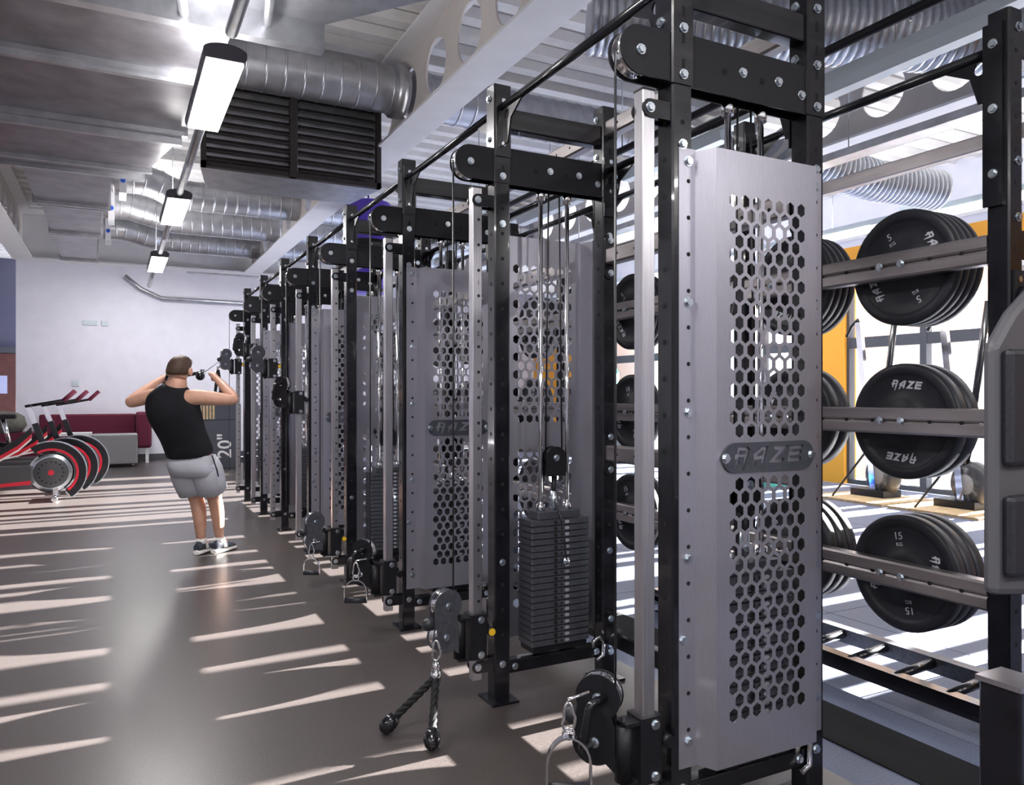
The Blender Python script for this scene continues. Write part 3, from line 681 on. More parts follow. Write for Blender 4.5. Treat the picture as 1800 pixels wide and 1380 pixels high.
# ------------------------------------------------------------------ handles hanging from the pulleys
def carabiner(mb, p, s=1.0, ax=(1, 0, 0)):
    ax = Vector(ax).normalized(); p = Vector(p); up = Vector((0, 0, 1)); pts = []
    for i in range(16):
        a = 2*PI*i/16; wd = 0.013 if math.sin(a) > 0 else 0.019
        pts.append(p+ax*math.cos(a)*wd*s+up*(math.sin(a)*0.042*s))
    mb.tube(pts, 0.0045*s, 8, 0, closed=True)
def stirrup(top, label, k, ax=(0.9, -0.44, 0), wd=0.062, h=0.15):
    top = Vector(top); ax = Vector(ax).normalized(); up = Vector((0, 0, 1))
    t = empty('stirrup_handle', top, label, 'handle', 'stirrup handles')
    mb = MB(); mb.tube([up*0.055+ax*-0.02+Vector((0.09,0,0)), up*0.05, up*0.04], 0.005, 8)
    carabiner(mb, (0, 0, 0), 1.0, ax); mb.build('carabiner', 'chrome', t)
    L = []
    for a, b_ in [(-1.0, -h-0.055)]+[(-math.cos(PI*i/14), -0.055-h*0.55*(1-math.sin(PI*i/14))) for i in range(15)]+[(1.0, -h-0.055)]: L.append(ax*a*wd+up*b_)
    nrm = ax.cross(up); R = []
    for i, p in enumerate(L):
        a = L[max(0, i-1)]; b_ = L[min(len(L)-1, i+1)]; dd = (b_-a).normalized(); sd = dd.cross(nrm)
        R.append([p+nrm*0.013+sd*0.003, p-nrm*0.013+sd*0.003, p-nrm*0.013-sd*0.003, p+nrm*0.013-sd*0.003])
    MB().rings(R, 0, True, False).tube([up*-0.062+ax*0.016*math.cos(2*PI*i/12)+up*(0.016+0.016*math.sin(2*PI*i/12)) for i in range(12)], 0.004, 6, 0, True).build('strap_frame', 'chrome', t)
    MB().cyl(ax*-wd+up*(-h-0.05), ax*wd+up*(-h-0.05), 0.016, 14).build('grip', 'plate_rubber', t)
stirrup((1.135, YC0-0.02, 0.455), 'chrome stirrup handle hanging from the nearest pulley', 1)
stirrup((1.20, YC0+2*PITCH-0.08, 0.385), 'chrome stirrup handle hanging from the third station pulley', 3, h=0.12)
stirrup((1.235, YC0+3*PITCH-0.05, 0.27), 'small chrome stirrup handle hanging from the fourth station pulley', 4, wd=0.055, h=0.11)
def rope(p, q, r=0.016):
    """twisted rope strand pair as one tube with a spiral lay"""
    p = Vector(p); q = Vector(q); d = (q-p).normalized(); a = d.orthogonal().normalized(); b_ = d.cross(a); mb = MB()
    L = (q-p).length; n = max(8, int(L/0.008))
    for s in (0, 2*PI/3, 4*PI/3):
        mb.tube([p+(q-p)*(i/n)+(a*math.cos(s+i*0.55)+b_*math.sin(s+i*0.55))*r*0.5 for i in range(n+1)], r*0.62, 6)
    return mb
def rope_handle(apex, ends, label, r=0.016, ball=0.032, link=None):
    apex = Vector(apex); t = empty('rope_handle', apex, label, 'rope', 'rope attachments')
    for e in ends:
        e = Vector(e)-apex; s = rope((0, 0, 0), e, r).build('rope_strand', 'rope', t)
        dd = e.normalized()
        MB().lathe([(0.0, -0.03), (ball*0.75, -0.03), (ball*0.95, -0.008), (ball, 0.012), (ball*0.8, 0.034), (ball*0.4, 0.046), (0, 0.048)], e, dd, 20).build('end_ball', 'black_steel', s)
    mb = MB(); mb.cyl((0, 0, -0.02), (0, 0, 0.025), 0.021, 12)
    if link:
        l = Vector(link)-apex; mb.tube([Vector((0, 0, 0.02)), l*0.36], [0.019, 0.010], 10); carabiner(mb, l*0.55, 1.0, (0.9, -0.4, 0)); mb.tube([l*0.85, l], 0.006, 6)
    mb.build('clip', 'chrome', t)
    return t
y2 = YC0+PITCH
rope_handle((1.175, 2.945, 0.205), [(1.085, 2.76, 0.045), (0.985, 2.965, 0.045)], 'black twisted rope with ball ends resting on the floor', 0.015, 0.033, (1.19, 2.98, 0.385))
y8 = YC0+7*PITCH
rope_handle((1.17, y8-0.04, 1.70), [(1.13, y8-0.06, 1.38), (1.20, y8-0.07, 1.38)], 'black rope hanging from the farthest station pulley', 0.018, 0.034)
# ------------------------------------------------------------------ right storage rack with bumper plates
RX = 2.69; RY0 = 1.548; RZ = (1.86, 1.262, 0.67)
t = empty('storage_rack', (0, 0, 0), 'black upright storage rack with three steel plate rails right of the rig', 'rack')
NB = 6
for k in range(NB+1):
    y = RY0+PITCH*k
    u = MB().prism(chamf(T, T, 0.006, RX, y), 'z', 0.012, 2.66, 0)
    z = 0.3
    while z < 2.6: disc(u, (RX, y-TH, z), 0.008, 'y', 1); z += 0.111
    u = u.build('upright', ['black_steel', 'hole'], t)
    bx(RX-0.075, RX+0.075, y-0.065, y+0.065, 0.006, 0.012).build('foot_plate', 'black_steel', u)
    for zz in (2.55, 2.33, 2.11)[:3 if k == 0 else 1]:
        bolts(u, [(RX-TH, y+0.01, zz)], 'x')
    if k == 0:
        bx(RX-0.05, RX-TH, y-0.02, y+0.045, 2.0, 2.62).build('cover_plate', 'black_steel', u)
        bolts(u, [(RX-0.05, y+0.01, zz) for zz in (2.55, 2.33, 2.11)], 'x'); bolts(u, [(RX+0.01, y-TH, zz) for zz in (2.6, 2.15, 1.96, 1.75)])
        for zz in (2.55, 1.87): bx(RX+TH, RX+0.7, y-0.03, y+0.03, zz-0.05, zz+0.05).build('side_beam', 'black_steel', t)
        mb = MB(); mb.prism([(y-TH-0.008, 1.62), (y-TH, 1.62), (y-TH, 1.78), (y-TH-0.008, 1.78)], 'x', RX-0.02, RX+0.08); mb.cyl((RX+0.02, y-TH-0.05, 1.70), (RX+0.02, y-TH, 1.70), 0.028, 14).build('hook_bracket', 'black_matte', t)
    if k < NB:
        yc = y+PITCH/2; L = PITCH-T
        for zz in RZ:
            mb = MB(); x0 = RX-TH
            for a, b_ in ((zz-0.05, zz-0.0015), (zz+0.0015, zz+0.05)):
                P = [(x0+0.006, a), (x0+0.054, a), (x0+0.06, a+0.006), (x0+0.06, b_-0.006), (x0+0.054, b_), (x0+0.006, b_), (x0, b_-0.008), (x0, a+0.008)]
                mb.prism([(p[0], p[1]) for p in P], 'y', yc-L/2, yc+L/2, 0)
            for i in range(9): disc(mb, (x0+0.003, yc-L/2+0.09+i*(L-0.18)/8, zz), 0.008, 'x', 1)
            rl = mb.build('rail', ['raw_steel', 'hole'], t)
            for yp in (yc-0.20, yc+0.36):
                MB().cyl((x0+0.055, yp, zz), (x0+0.44, yp, zz), 0.024, 16).build('peg', 'chrome', rl)
                bolts(rl, [(x0, yp-0.045, zz), (x0, yp+0.045, zz)], 'x')
        b = MB().cyl((RX, yc-L/2, 2.545), (RX, yc+L/2, 2.545), 0.019, 14); b.build('top_bar', 'black_steel', t)
        g = MB(); gusset(g, RX, 2.545, yc-L/2, 1); g.build('gusset', 'black_steel', t); g = MB(); gusset(g, RX, 2.545, yc+L/2, -1); g.build('gusset', 'black_steel', t)
# second row of bars behind the rack, on its own posts
t = empty('rear_frame', (0, 0, 0), 'black frame of bars behind the plate storage rack', 'rack')
for y in (0.5, 3.45, 6.4, 9.3):
    MB().prism(chamf(T, T, 0.006, 3.86, y), 'z', 0.0, 2.70).build('upright', 'black_steel', t)
for zz in (2.62,):
    MB().prism(chamf(0.06, 0.076, 0.006, 3.86, zz), 'y', 0.54, 9.26).build('top_rail', 'raw_steel', t)
# bumper plates
def plate_mesh(thick, kg, steps=1):
    mb = MB(); r = 0.225; h = thick
    mb.lathe([(0.026, 0.006), (0.085, 0.006), (0.088, 0.0095), (0.178, 0.0095), (0.182, 0.0065), (0.186, 0.004), (0.190, 0.0), (r-0.006, 0), (r, 0.005), (r, h-0.005), (r-0.006, h), (0.19, h), (0.18, h-0.006), (0.09, h-0.006), (0.085, h-0.002), (0.026, h-0.002), (0.026, 0.006)], (0, 0, 0), (1, 0, 0), 56)
    V, Fc = fill(word_loops(0.030), 0.0012)
    for s in (0, PI):
        def f(v, s=s):
            a, b_ = -v[0], v[1]+0.142
            y, z = a*math.cos(s)-b_*math.sin(s), a*math.sin(s)+b_*math.cos(s); return (0.009+v[2]*0.9, y, z)
        mb.add(V, Fc, 1, f)
    for txt, size, off in ((str(kg), 0.040, 0.142), ('KG', 0.020, 0.110)):
        V2, F2 = text_mesh(txt, size, 0.0012)
        for s in (PI/2, 3*PI/2):
            def f(v, s=s, off=off):
                a, b_ = -v[0], v[1]+off
                y, z = a*math.cos(s)-b_*math.sin(s), a*math.sin(s)+b_*math.cos(s); return (0.009+v[2]*0.9, y, z)
            mb.add(V2, F2, 1, f)
    return mb.mesh('bumper_plate', ['plate_rubber', 'print'])
PM = {5: (plate_mesh(0.038, 5), 0.040), 10: (plate_mesh(0.065, 10), 0.068), 15: (plate_mesh(0.055, 15), 0.058)}
ROWN = ['top', 'middle', 'bottom']
for k in range(NB):
    yc = RY0+PITCH*(k+0.5)
    for pi, yp in enumerate((yc-0.20, yc+0.36)):
        for ri, zz in enumerate(RZ):
            kg = (5, 10, 15)[ri]; n_ = (4, 2, 3)[ri] if k < 1 else (3, 1, 2)[ri]
            x = RX+0.035
            for q in range(n_):
                o = obj('bumper_plate', PM[kg][0]); o.location = (x, yp, zz-0.003)
                base = (64, 5, 80)[ri] if (k == 0 and pi == 0) else random.uniform(-180, 180)
                o.rotation_euler = (math.radians(base+(0 if q == 0 else random.uniform(-90, 90))), 0, 0)
                x += PM[kg][1]
                side = ('nearer peg' if pi == 0 else 'farther peg')
                lab = '%s plate, %s rail, %s of %s rack bay, %s in stack' % ({5: 'thin black', 10: 'thick black', 15: 'black'}[kg], ROWN[ri], side, ORD[k], 'front' if q == 0 else ORD[q])
                tag(o, lab, 'weight plate', 'bumper plates on the storage rack')
# low empty rod rack on the floor
t = empty('rod_rack', (0, 0, 0), 'low empty floor rack with round rods behind the plate rails', 'rack')
bx(3.30, 3.36, 1.3, 3.9, 0.10, 0.17).build('back_bar', 'stack', t); bx(3.02, 3.08, 1.3, 3.9, 0.07, 0.14).build('front_bar', 'black_steel', t)
for y in (1.3, 3.84): bx(3.02, 3.36, y, y+0.06, 0.0, 0.1).build('foot', 'black_steel', t)
for i in range(10):
    MB().cyl((3.31, 1.5+i*0.24, 0.145), (3.05, 1.5+i*0.24, 0.125), 0.024, 12, 0, 0.018).build('rod', 'black_steel', t)
# bench with upright pads, near right edge
t = empty('padded_bench', (2.3, 1.2, 0), 'black bench frame with an upright twin-pad board at the right edge', 'bench')
mb = MB(); pr = [(-0.10, 0.80), (0.42, 0.74), (0.45, 1.50), (0.10, 1.68), (-0.01, 1.60), (-0.10, 1.50)]
pad = MB().prism(pr, 'y', -0.02, 0.02).build('pad_board', 'pad_frame', t, 0.02); pad.location = (-0.02, 0.10, 0)
MB().prism([(-0.095, 1.16), (0.41, 1.16), (0.41, 1.49), (-0.095, 1.49)], 'y', -0.05, -0.018).build('upper_pad', 'pad', t, 0.018).location = (0.0, 0.10, 0)
MB().prism([(-0.09, 0.85), (0.41, 0.82), (0.41, 1.08), (-0.09, 1.08)], 'y', -0.05, -0.018).build('lower_pad', 'pad', t, 0.018).location = (0.0, 0.10, 0)
MB().prism(chamf(0.10, 0.10, 0.006, -0.345, -0.09), 'z', 0.0, 0.655).build('post', 'black_steel', t)
bx(-0.40, -0.29, -0.145, -0.035, 0.655, 0.668).build('post_cap', 'brushed', t)
bx(-0.28, 0.5, -0.12, -0.06, 0.48, 0.60).build('seat_beam', 'black_steel', t)
MB().cyl((-0.28, -0.09, 0.28), (0.5, -0.09, 0.28), 0.03, 14).build('foot_bar', 'chrome', t)
bx(0.15, 0.25, 0.03, 0.09, 0, 0.9).build('pad_post', 'black_steel', t); bx(0.15, 0.25, -0.12, 0.09, 0.48, 0.6).build('link_beam', 'black_steel', t)

# ------------------------------------------------------------------ right hall: upright rowing machines, balls
def rower(x, y, label, lean=0.0):
    t = empty('rowing_machine', (x, y, 0), label, 'rowing machine', 'rowing machines stood on end')
    bx(-0.6, 0.4, -0.55, 0.55, 0, 0.03).build('platform_board', 'wood', t)
    fw = MB().lathe([(0, -0.10), (0.22, -0.10), (0.27, -0.05), (0.27, 0.05), (0.22, 0.10), (0, 0.10)], (0.1, -0.05, 0.31), (1, -0.25, 0), 28).build('flywheel_cage', 'bike_grey', t)
    MB().lathe([(0, -0.112), (0.10, -0.112), (0.12, -0.10), (0.20, -0.10), (0.20, -0.098), (0, -0.098)], (0.1, -0.05, 0.31), (1, -0.25, 0), 28).build('flywheel_disc', 'grey_fabric', fw)
    bx(-0.1, 0.25, -0.2, 0.3, 0.03, 0.12).build('foot_block', 'black_matte', t)
    R = Matrix.Rotation(math.radians(-6), 4, 'X')
    MB().box(-0.03, 0.03, -0.04, 0.04, 0.1, 2.35, 0, R).build('monorail', 'chrome', t)
    MB().tube([(0, 0.24, 2.32), (0, 0.26, 2.38), (0, 0.36, 2.30), (0, 0.44, 2.16)], 0.02, 8).build('rail_end_hook', 'black_matte', t)
    MB().cyl((0.05, 0.02, 0.3), (0.05, -0.27, 2.45), 0.04, 10).build('front_leg', 'black_steel', t)
    MB().cyl((-0.45, 0.3, 0.03), (-0.05, -0.35, 1.15), 0.014, 8).build('tension_rope', 'cable', t)
rower(8.9, 6.78, 'rowing machine stored upright left of the window mullion')
rower(8.9, 5.60, 'rowing machine stored upright nearest, in front of the right windows')
o = MB().lathe([(0.02*i and 0.3*math.sin(PI*i/16), -0.3*math.cos(PI*i/16)) for i in range(17)], (9.0, 13.2, 1.75), (0, 0, 1), 24).build('exercise_ball', 'teal'); tag(o, 'teal exercise ball seen through the gap between stations', 'ball')
t = empty('ball_shelf', (9.0, 13.2, 0), 'dark shelf holding the teal ball by the windows', 'shelf'); bx(-0.35, 0.35, -0.6, 0.6, 1.38, 1.45).build('shelf_board', 'dark_frame', t)
for yy in (-0.58, 0.52): bx(-0.3, 0.3, yy, yy+0.06, 0, 1.38).build('leg', 'dark_frame', t)
o = MB().box(8.6, 9.1, 8.35, 8.6, 0, 1.0).box(8.6, 9.1, 8.6, 8.95, 0, 0.85).build('mat_stack', 'teal'); tag(o, 'teal gym mats stood beside the orange pier', 'mat')
o = MB().lathe([(0, 0), (0.28, 0.02), (0.30, 0.09), (0.15, 0.15), (0, 0.16)], (7.45, 8.1, 0), (0, 0, 1), 12).build('gym_bag', 'blue'); tag(o, 'blue bag lying on the floor by the teal mats', 'bag')
# purple hanging drum
t = empty('punch_bag', (2.78, 9.2, 2.62), 'purple hanging cylinder with a black band behind the rig', 'punch bag')
MB().lathe([(0, 0), (0.26, 0), (0.28, 0.02), (0.28, 0.40)], (0, 0, 0), (0, 0, 1), 28).build('lower_half', 'purple', t)
MB().lathe([(0.283, 0.40), (0.283, 0.62)], (0, 0, 0), (0, 0, 1), 28).build('band', 'black_matte', t)
MB().lathe([(0.28, 0.62), (0.28, 1.08), (0.26, 1.10), (0, 1.10)], (0, 0, 0), (0, 0, 1), 28).build('upper_half', 'purple', t)
MB().cyl((0, 0, 1.1), (0, 0, 1.83), 0.012, 8).build('hanger', 'zinc', t)
# ------------------------------------------------------------------ far end: sofa, boxes, sockets
t = empty('sofa', (-0.1, 17.45, 0), 'maroon fabric sofa against the white back wall', 'sofa')
bx(-1.2, 0.5, 0.15, 0.42, 0.42, 0.98).build('backrest', 'maroon', t, 0.03); bx(0.5, 0.78, -0.35, 0.42, 0.30, 1.02).build('arm', 'maroon', t, 0.05)
bx(-1.2, 0.5, -0.35, 0.2, 0.25, 0.45).build('seat', 'maroon', t, 0.03)
for xx in (-1.1, 0.70): bx(xx-0.03, xx+0.03, -0.3, -0.24, 0, 0.3).build('leg', 'white_paint', t)
t = empty('ottoman', (0.02, 16.6, 0), 'grey fabric cube ottoman in front of the maroon sofa', 'ottoman')
MB().prism(chamf(0.78, 0.6, 0.04), 'z', 0.06, 0.62).build('cushion', 'grey_fabric', t, 0.02)
for xx in (-0.3, 0.3): MB().cyl((xx, -0.2, 0), (xx, -0.2, 0.07), 0.02, 8).build('leg', 'zinc', t)
t = empty('side_table', (-0.72, 16.75, 0), 'white side table beside the grey ottoman', 'table')
bx(-0.35, 0.35, -0.3, 0.3, 0.60, 0.65).build('table_top', 'white_paint', t); MB().cyl((0, 0, 0.02), (0, 0, 0.6), 0.04, 12).build('pedestal', 'zinc', t); MB().cyl((0, 0, 0), (0, 0, 0.02), 0.22, 20).build('base', 'zinc', t)
t = empty('plyo_box', (1.78, 15.4, 0), 'dark grey plyo box marked 20 inches standing on edge', 'plyo box')
bx(-0.40, 0.34, -0.25, 0.25, 0, 0.90).build('body', 'box_grey', t, 0.01)
V, Fc = text_mesh('20"', 0.34, 0.002); MB().add(V, Fc, 0, lambda v: (0.06-v[1], -0.253+v[2], 0.42+v[0])).build('number', 'shoe_white', t)
t = empty('plyo_box', (1.78, 15.4, 0.90), 'grey open box with a wooden slat insert on top of the plyo box', 'plyo box')
bx(-0.40, 0.34, -0.25, 0.25, 0, 0.30).build('body', 'stack', t, 0.01)
for i in range(5): bx(-0.38+i*0.055, -0.345+i*0.055, -0.262, -0.25, 0.02, 0.27).build('slat', 'wood', t)
o = MB().box(-0.56, -0.30, Y_F-0.02, Y_F, 2.80, 2.90).box(-0.22, -0.10, Y_F-0.02, Y_F, 2.80, 2.90).build('socket_plate', 'batten'); tag(o, 'row of pale socket plates high on the white wall', 'socket')
o = MB().box(-0.75, -0.63, Y_F-0.02, Y_F, 1.55, 1.67).box(-0.71, -0.67, Y_F-0.03, Y_F-0.02, 1.59, 1.63).build('light_switch', 'batten'); tag(o, 'small square switch on the white back wall', 'switch')
o = MB().tube([(0.2, Y_F-0.06, 3.85), (0.5, Y_F-0.06, 3.6), (0.9, Y_F-0.06, 3.42), (4, Y_F-0.06, 3.40)], 0.05, 8).build('conduit_pipe', 'galv'); tag(o, 'grey conduit bending along the top of the back wall', 'pipe')

# ------------------------------------------------------------------ spin bikes
def make_bike():
    t = empty('spin_bike', (0, 0, 0))
    # local: bike points +X, flywheel at x=0
    fwp = [(0.0, -0.045), (0.20, -0.045), (0.235, -0.03), (0.26, -0.02), (0.26, 0.02), (0.235, 0.03), (0.20, 0.045), (0, 0.045)]
    f = MB().lathe(fwp, (0, 0, 0.36), (0, 1, 0), 36, 0, [0, 1, 1, 1, 1, 1, 0]).build('flywheel', ['bike_grey', 'zinc'], t)
    MB().cyl((0, -0.048, 0.36), (0, -0.044, 0.36), 0.035, 16).build('hub_cap', 'red', f)
    for k in range(16):
        a = 2*PI*k/16; MB().cyl((0.14*math.cos(a), -0.047, 0.36+0.14*math.sin(a)), (0.14*math.cos(a), -0.044, 0.36+0.14*math.sin(a)), 0.012, 6).build('vent_hole', 'black_matte', f)
    def arcstrip(r0, r1, a0, a1, y0, y1):
        P = arc(0, 0.36, r1, a0, a1, 20)+arc(0, 0.36, r0, a1, a0, 20); return MB().prism(P, 'y', y0, y1)
    arcstrip(0.28, 0.40, -55, 125, -0.05, 0.05).build('guard', 'black_steel', t)
    arcstrip(0.395, 0.412, -55, 110, -0.046, 0.046).build('guard_rim', 'zinc', t)
    arcstrip(0.285, 0.315, -50, 120, -0.056, 0.056).build('red_stripe', 'red', t)
    sweep = [(-1.3, 0.72), (-1.0, 0.60), (-0.75, 0.56), (-0.55, 0.60), (-0.36, 0.72), (-0.22, 0.86)]
    def band(off0, off1, y, mm, nm): MB().prism([(x, z+off0) for x, z in sweep]+[(x, z+off1) for x, z in sweep[::-1]], 'y', -y, y).build(nm, mm, t)
    band(0.0, 0.09, 0.05, 'black_steel', 'frame_spine'); band(-0.05, 0.0, 0.055, 'red', 'red_frame_stripe'); band(-0.075, -0.05, 0.052, 'shoe_white', 'white_frame_stripe')
    bx(-1.1, -0.20, -0.07, 0.07, 0.22, 0.46).build('drive_cover', 'bike_grey', t, 0.02)
    MB().prism([(-1.1, 0.17), (-0.22, 0.22), (-0.22, 0.27), (-1.1, 0.2)], 'y', -0.075, 0.075).build('lower_red_stripe', 'red', t)
    MB().box(-0.035, 0.035, -0.03, 0.03, 0, 0.42, 0, Matrix.Translation((-0.05, 0, 0.60)) @ Matrix.Rotation(math.radians(-18), 4, 'Y')).build('front_post', 'black_steel', t)
    MB().box(-0.03, 0.03, -0.028, 0.028, 0.40, 0.66, 0, Matrix.Translation((-0.06, 0, 0.62)) @ Matrix.Rotation(math.radians(-18), 4, 'Y')).build('handlebar_stem', 'chrome', t)
    hb = MB()
    for s in (-1, 1): hb.tube([(-0.28, s*0.06, 1.22), (-0.05, s*0.14, 1.26), (0.15, s*0.16, 1.30), (0.26, s*0.14, 1.40)], 0.018, 8)
    hb.cyl((-0.22, -0.16, 1.23), (-0.22, 0.16, 1.23), 0.02, 10); hb.build('handlebar', 'black_steel', t)
    g = MB()
    for s in (-1, 1): g.tube([(0.14, s*0.16, 1.29), (0.27, s*0.14, 1.42)], 0.026, 8)
    g.build('grip_tape', 'maroon', t)
    MB().cyl((-0.85, 0, 0.6), (-0.95, 0, 1.02), 0.03, 10).build('seat_post', 'chrome', t)
    MB().prism([(-1.2, 0.0), (-1.15, 0.1), (-0.95, 0.06), (-0.78, 0.02), (-0.78, -0.02), (-0.95, -0.06), (-1.15, -0.1)], 'z', 1.02, 1.09).build('saddle', 'black_steel', t, 0.02)
    for xx, nm in ((0.05, 'front_foot'), (-1.15, 'rear_foot')):
        q = MB().cyl((xx, -0.28, 0.04), (xx, 0.28, 0.04), 0.035, 12).box(xx-0.03, xx+0.03, -0.04, 0.04, 0.04, 0.25).build(nm, 'chrome', t)
    return t
bk = make_bike()
for i, (x, y, lb) in enumerate(((-0.72, 11.6, 'nearest black and red spin bike at the left edge'), (-0.60, 12.4, 'middle black and red spin bike, half hidden behind the nearest'), (-0.47, 13.2, 'farthest black and red spin bike by the sofa'))):
    o = bk if i == 0 else copy_tree(bk); o.location = (x, y, 0); tag(o, lb, 'exercise bike', 'spin bikes')
o = MB().lathe([(0, 0.0), (0.30, 0.0), (0.38, 0.12), (0.34, 0.28), (0.2, 0.36), (0, 0.38)], (-1.75, 16.2, 0.705), (0.0, 0, 1), 14).build('folded_coat', 'coat_cloth'); tag(o, 'dark green-grey coat heaped behind the spin bikes', 'coat')
o = bx(-2.3, -1.2, 15.9, 16.6, 0, 0.70).build('low_cabinet', 'maroon'); tag(o, 'maroon low seat block under the coat', 'seat')

# ------------------------------------------------------------------ the man doing face pulls
man = empty('person', at(372, 978, 7.05)*1.0, 'person in a black sleeveless top and grey shorts leaning back, pulling a rope', 'person')
man.location.z = 0; ML = man.location.copy()
def L_(p): return p-ML
fwd = Vector((0.5, 0.866, 0)); rgt = Vector((0.866, -0.5, 0)); up = Vector((0, 0, 1))
J = dict(pel=at(338, 806, 6.93), sp=at(322, 765, 6.85), ch=at(303, 720, 6.78), nb=at(306, 684, 6.72), nk=at(310, 671, 6.71), hd=at(315, 652, 6.72), ht=at(318, 637, 6.72),
         rs=at(338, 697, 6.66), re=at(415, 704, 6.56), rw=at(383, 668, 6.80), ls=at(272, 694, 6.88), le=at(225, 709, 6.98), lw=at(278, 670, 7.12),
         rh=at(361, 818, 6.86), rk=at(376, 872, 6.98), ra=at(386, 948, 7.06), lh=at(322, 818, 6.98), lk=at(345, 874, 7.06), la=at(354, 953, 7.08))
rc = (J['rk']+J['ra'])/2+Vector((0.0, -0.03, 0.08)); lc = (J['lk']+J['la'])/2+Vector((0, -0.03, 0.08))
def skin_obj(name, nodes, edges, matn, parent, sub=2):
    me = bpy.data.meshes.new(name); me.from_pydata([tuple(L_(n_[0])) for n_ in nodes], edges, []); me.materials.append(MATS[matn])
    o = obj(name, me, parent); o.modifiers.new('skin', 'SKIN').use_smooth_shade = True
    for i, n_ in enumerate(nodes):
        sv = me.skin_vertices[0].data[i]; r = n_[1]; sv.radius = r if isinstance(r, tuple) else (r, r); sv.use_root = (i == 0)
    s = o.modifiers.new('sub', 'SUBSURF'); s.levels = sub; s.render_levels = sub
    return o
N = [(J['pel'], 0.095), (J['sp'], 0.095), (J['ch'], 0.11), (J['nb'], 0.075), (J['nk'], 0.062), (J['hd'], 0.088), (J['ht'], 0.072),
     (J['rs'], 0.072), (J['re']*0.5+J['rs']*0.5, 0.060), (J['re'], 0.047), (J['re']*0.6+J['rw']*0.4, 0.046), (J['rw'], 0.030),
     (J['ls'], 0.072), (J['le']*0.5+J['ls']*0.5, 0.060), (J['le'], 0.047), (J['le']*0.6+J['lw']*0.4, 0.046), (J['lw'], 0.030),
     (J['rh'], 0.105), (J['rk'], 0.062), (rc, 0.064), (J['ra'], 0.037), (J['lh'], 0.105), (J['lk'], 0.062), (lc, 0.064), (J['la'], 0.037)]
E = [(0,1),(1,2),(2,3),(3,4),(4,5),(5,6),(2,7),(7,8),(8,9),(9,10),(10,11),(2,12),(12,13),(13,14),(14,15),(15,16),(0,17),(17,18),(18,19),(19,20),(0,21),(21,22),(22,23),(23,24)]
def extra(a, p, r):
    N.append((p, r)); E.append((a, len(N)-1)); return len(N)-1
# feet inside the shoes, face
for a, d_ in ((20, Vector((0.70, 0.71, 0))), (24, Vector((0.62, 0.78, 0)))):
    extra(a, Vector((N[a][0].x, N[a][0].y, 0.05))+d_*0.10, 0.032)
extra(5, J['hd']+fwd*0.105+up*0.0, 0.018); extra(4, J['hd']+fwd*0.07-up*0.075, 0.034)
# hands: palm and fingers closed round the rope ends
rope_apex = J['hd']+fwd*0.42+up*0.0
for wi, wn, hp in ((11, 'rw', at(372, 659, 6.86)), (16, 'lw', at(286, 664, 7.14))):
    pa = extra(wi, hp, 0.030); din = (rope_apex-hp).normalized(); side = din.cross(up).normalized()
    for j, (o_, l_) in enumerate(((-0.030, 0.034), (-0.010, 0.040), (0.010, 0.038), (0.028, 0.030))):
        k1 = extra(pa, hp+din*o_+fwd*0.045+up*0.012, 0.0095); k2 = extra(k1, hp+din*o_+fwd*(0.05)-up*l_*0.9, 0.009); extra(k2, hp+din*o_+fwd*0.015-up*(l_+0.008), 0.008)
    k1 = extra(pa, hp+din*0.04-fwd*0.01+up*0.01, 0.011); extra(k1, hp+din*0.062+fwd*0.015-up*0.01, 0.0095)
body = skin_obj('body', N, E, 'skin', man)
def ell(c, hw, hd, ax, n=24, tilt=None):
    ax = ax.normalized(); r_ = (rgt-ax*rgt.dot(ax)).normalized(); f_ = ax.cross(r_) if ax.cross(r_).dot(fwd) > 0 else -ax.cross(r_)
    out = []
    for i in range(n):
        a = 2*PI*i/n; ca, sa = math.cos(a), math.sin(a)
        ca = math.copysign(abs(ca)**0.8, ca); sa = math.copysign(abs(sa)**0.8, sa)
        out.append(L_(c+r_*hw*ca+f_*hd*sa))
    return out
ax1 = (J['ch']-J['pel']); ax2 = (J['nb']-J['ch'])
rs = [ell(J['pel']+ax1*0.0+up*0.005, 0.195, 0.145, up*0.9+ax1*0.5), ell(J['pel']*0.6+J['sp']*0.4, 0.188, 0.140, ax1), ell(J['sp'], 0.180, 0.132, ax1), ell(J['sp']*0.5+J['ch']*0.5, 0.202, 0.138, ax1),
      ell(J['ch'], 0.218, 0.142, ax1+ax2), ell(J['ch']*0.6+J['nb']*0.4, 0.215, 0.132, ax2), ell(J['ch']*0.3+J['nb']*0.7, 0.180, 0.108, ax2), ell(J['nb']+ax2*0.08, 0.110, 0.085, ax2), ell(J['nb']+ax2*0.22, 0.080, 0.074, ax2)]
sh = MB().rings(rs, 0, True).build('tank_top', 'shirt', man)
q = sh.modifiers.new('sub', 'SUBSURF'); q.levels = 1; q.render_levels = 2
def leg_ring(c, r, ax, n=20): return ell(c, r, r*1.0, ax, n)
mb = MB(); mb.rings([ell(J['pel']+up*0.03, 0.188, 0.138, up), ell(J['pel']-up*0.05, 0.205, 0.150, up), ell((J['rh']+J['lh'])/2-up*0.02, 0.208, 0.150, up), ell((J['rh']+J['lh'])/2-up*0.09, 0.19, 0.12, up)], 0)
for h, k in (('rh', 'rk'), ('lh', 'lk')):
    a = J[k]-J[h]
    mb.rings([leg_ring(J[h]+up*0.03, 0.10, -a), leg_ring(J[h]+a*0.2, 0.122, -a), leg_ring(J[h]+a*0.5, 0.122, -a), leg_ring(J[h]+a*0.80, 0.116, -a), leg_ring(J[h]+a*0.81, 0.104, -a)], 0)
mb.build('shorts', 'shorts', man)
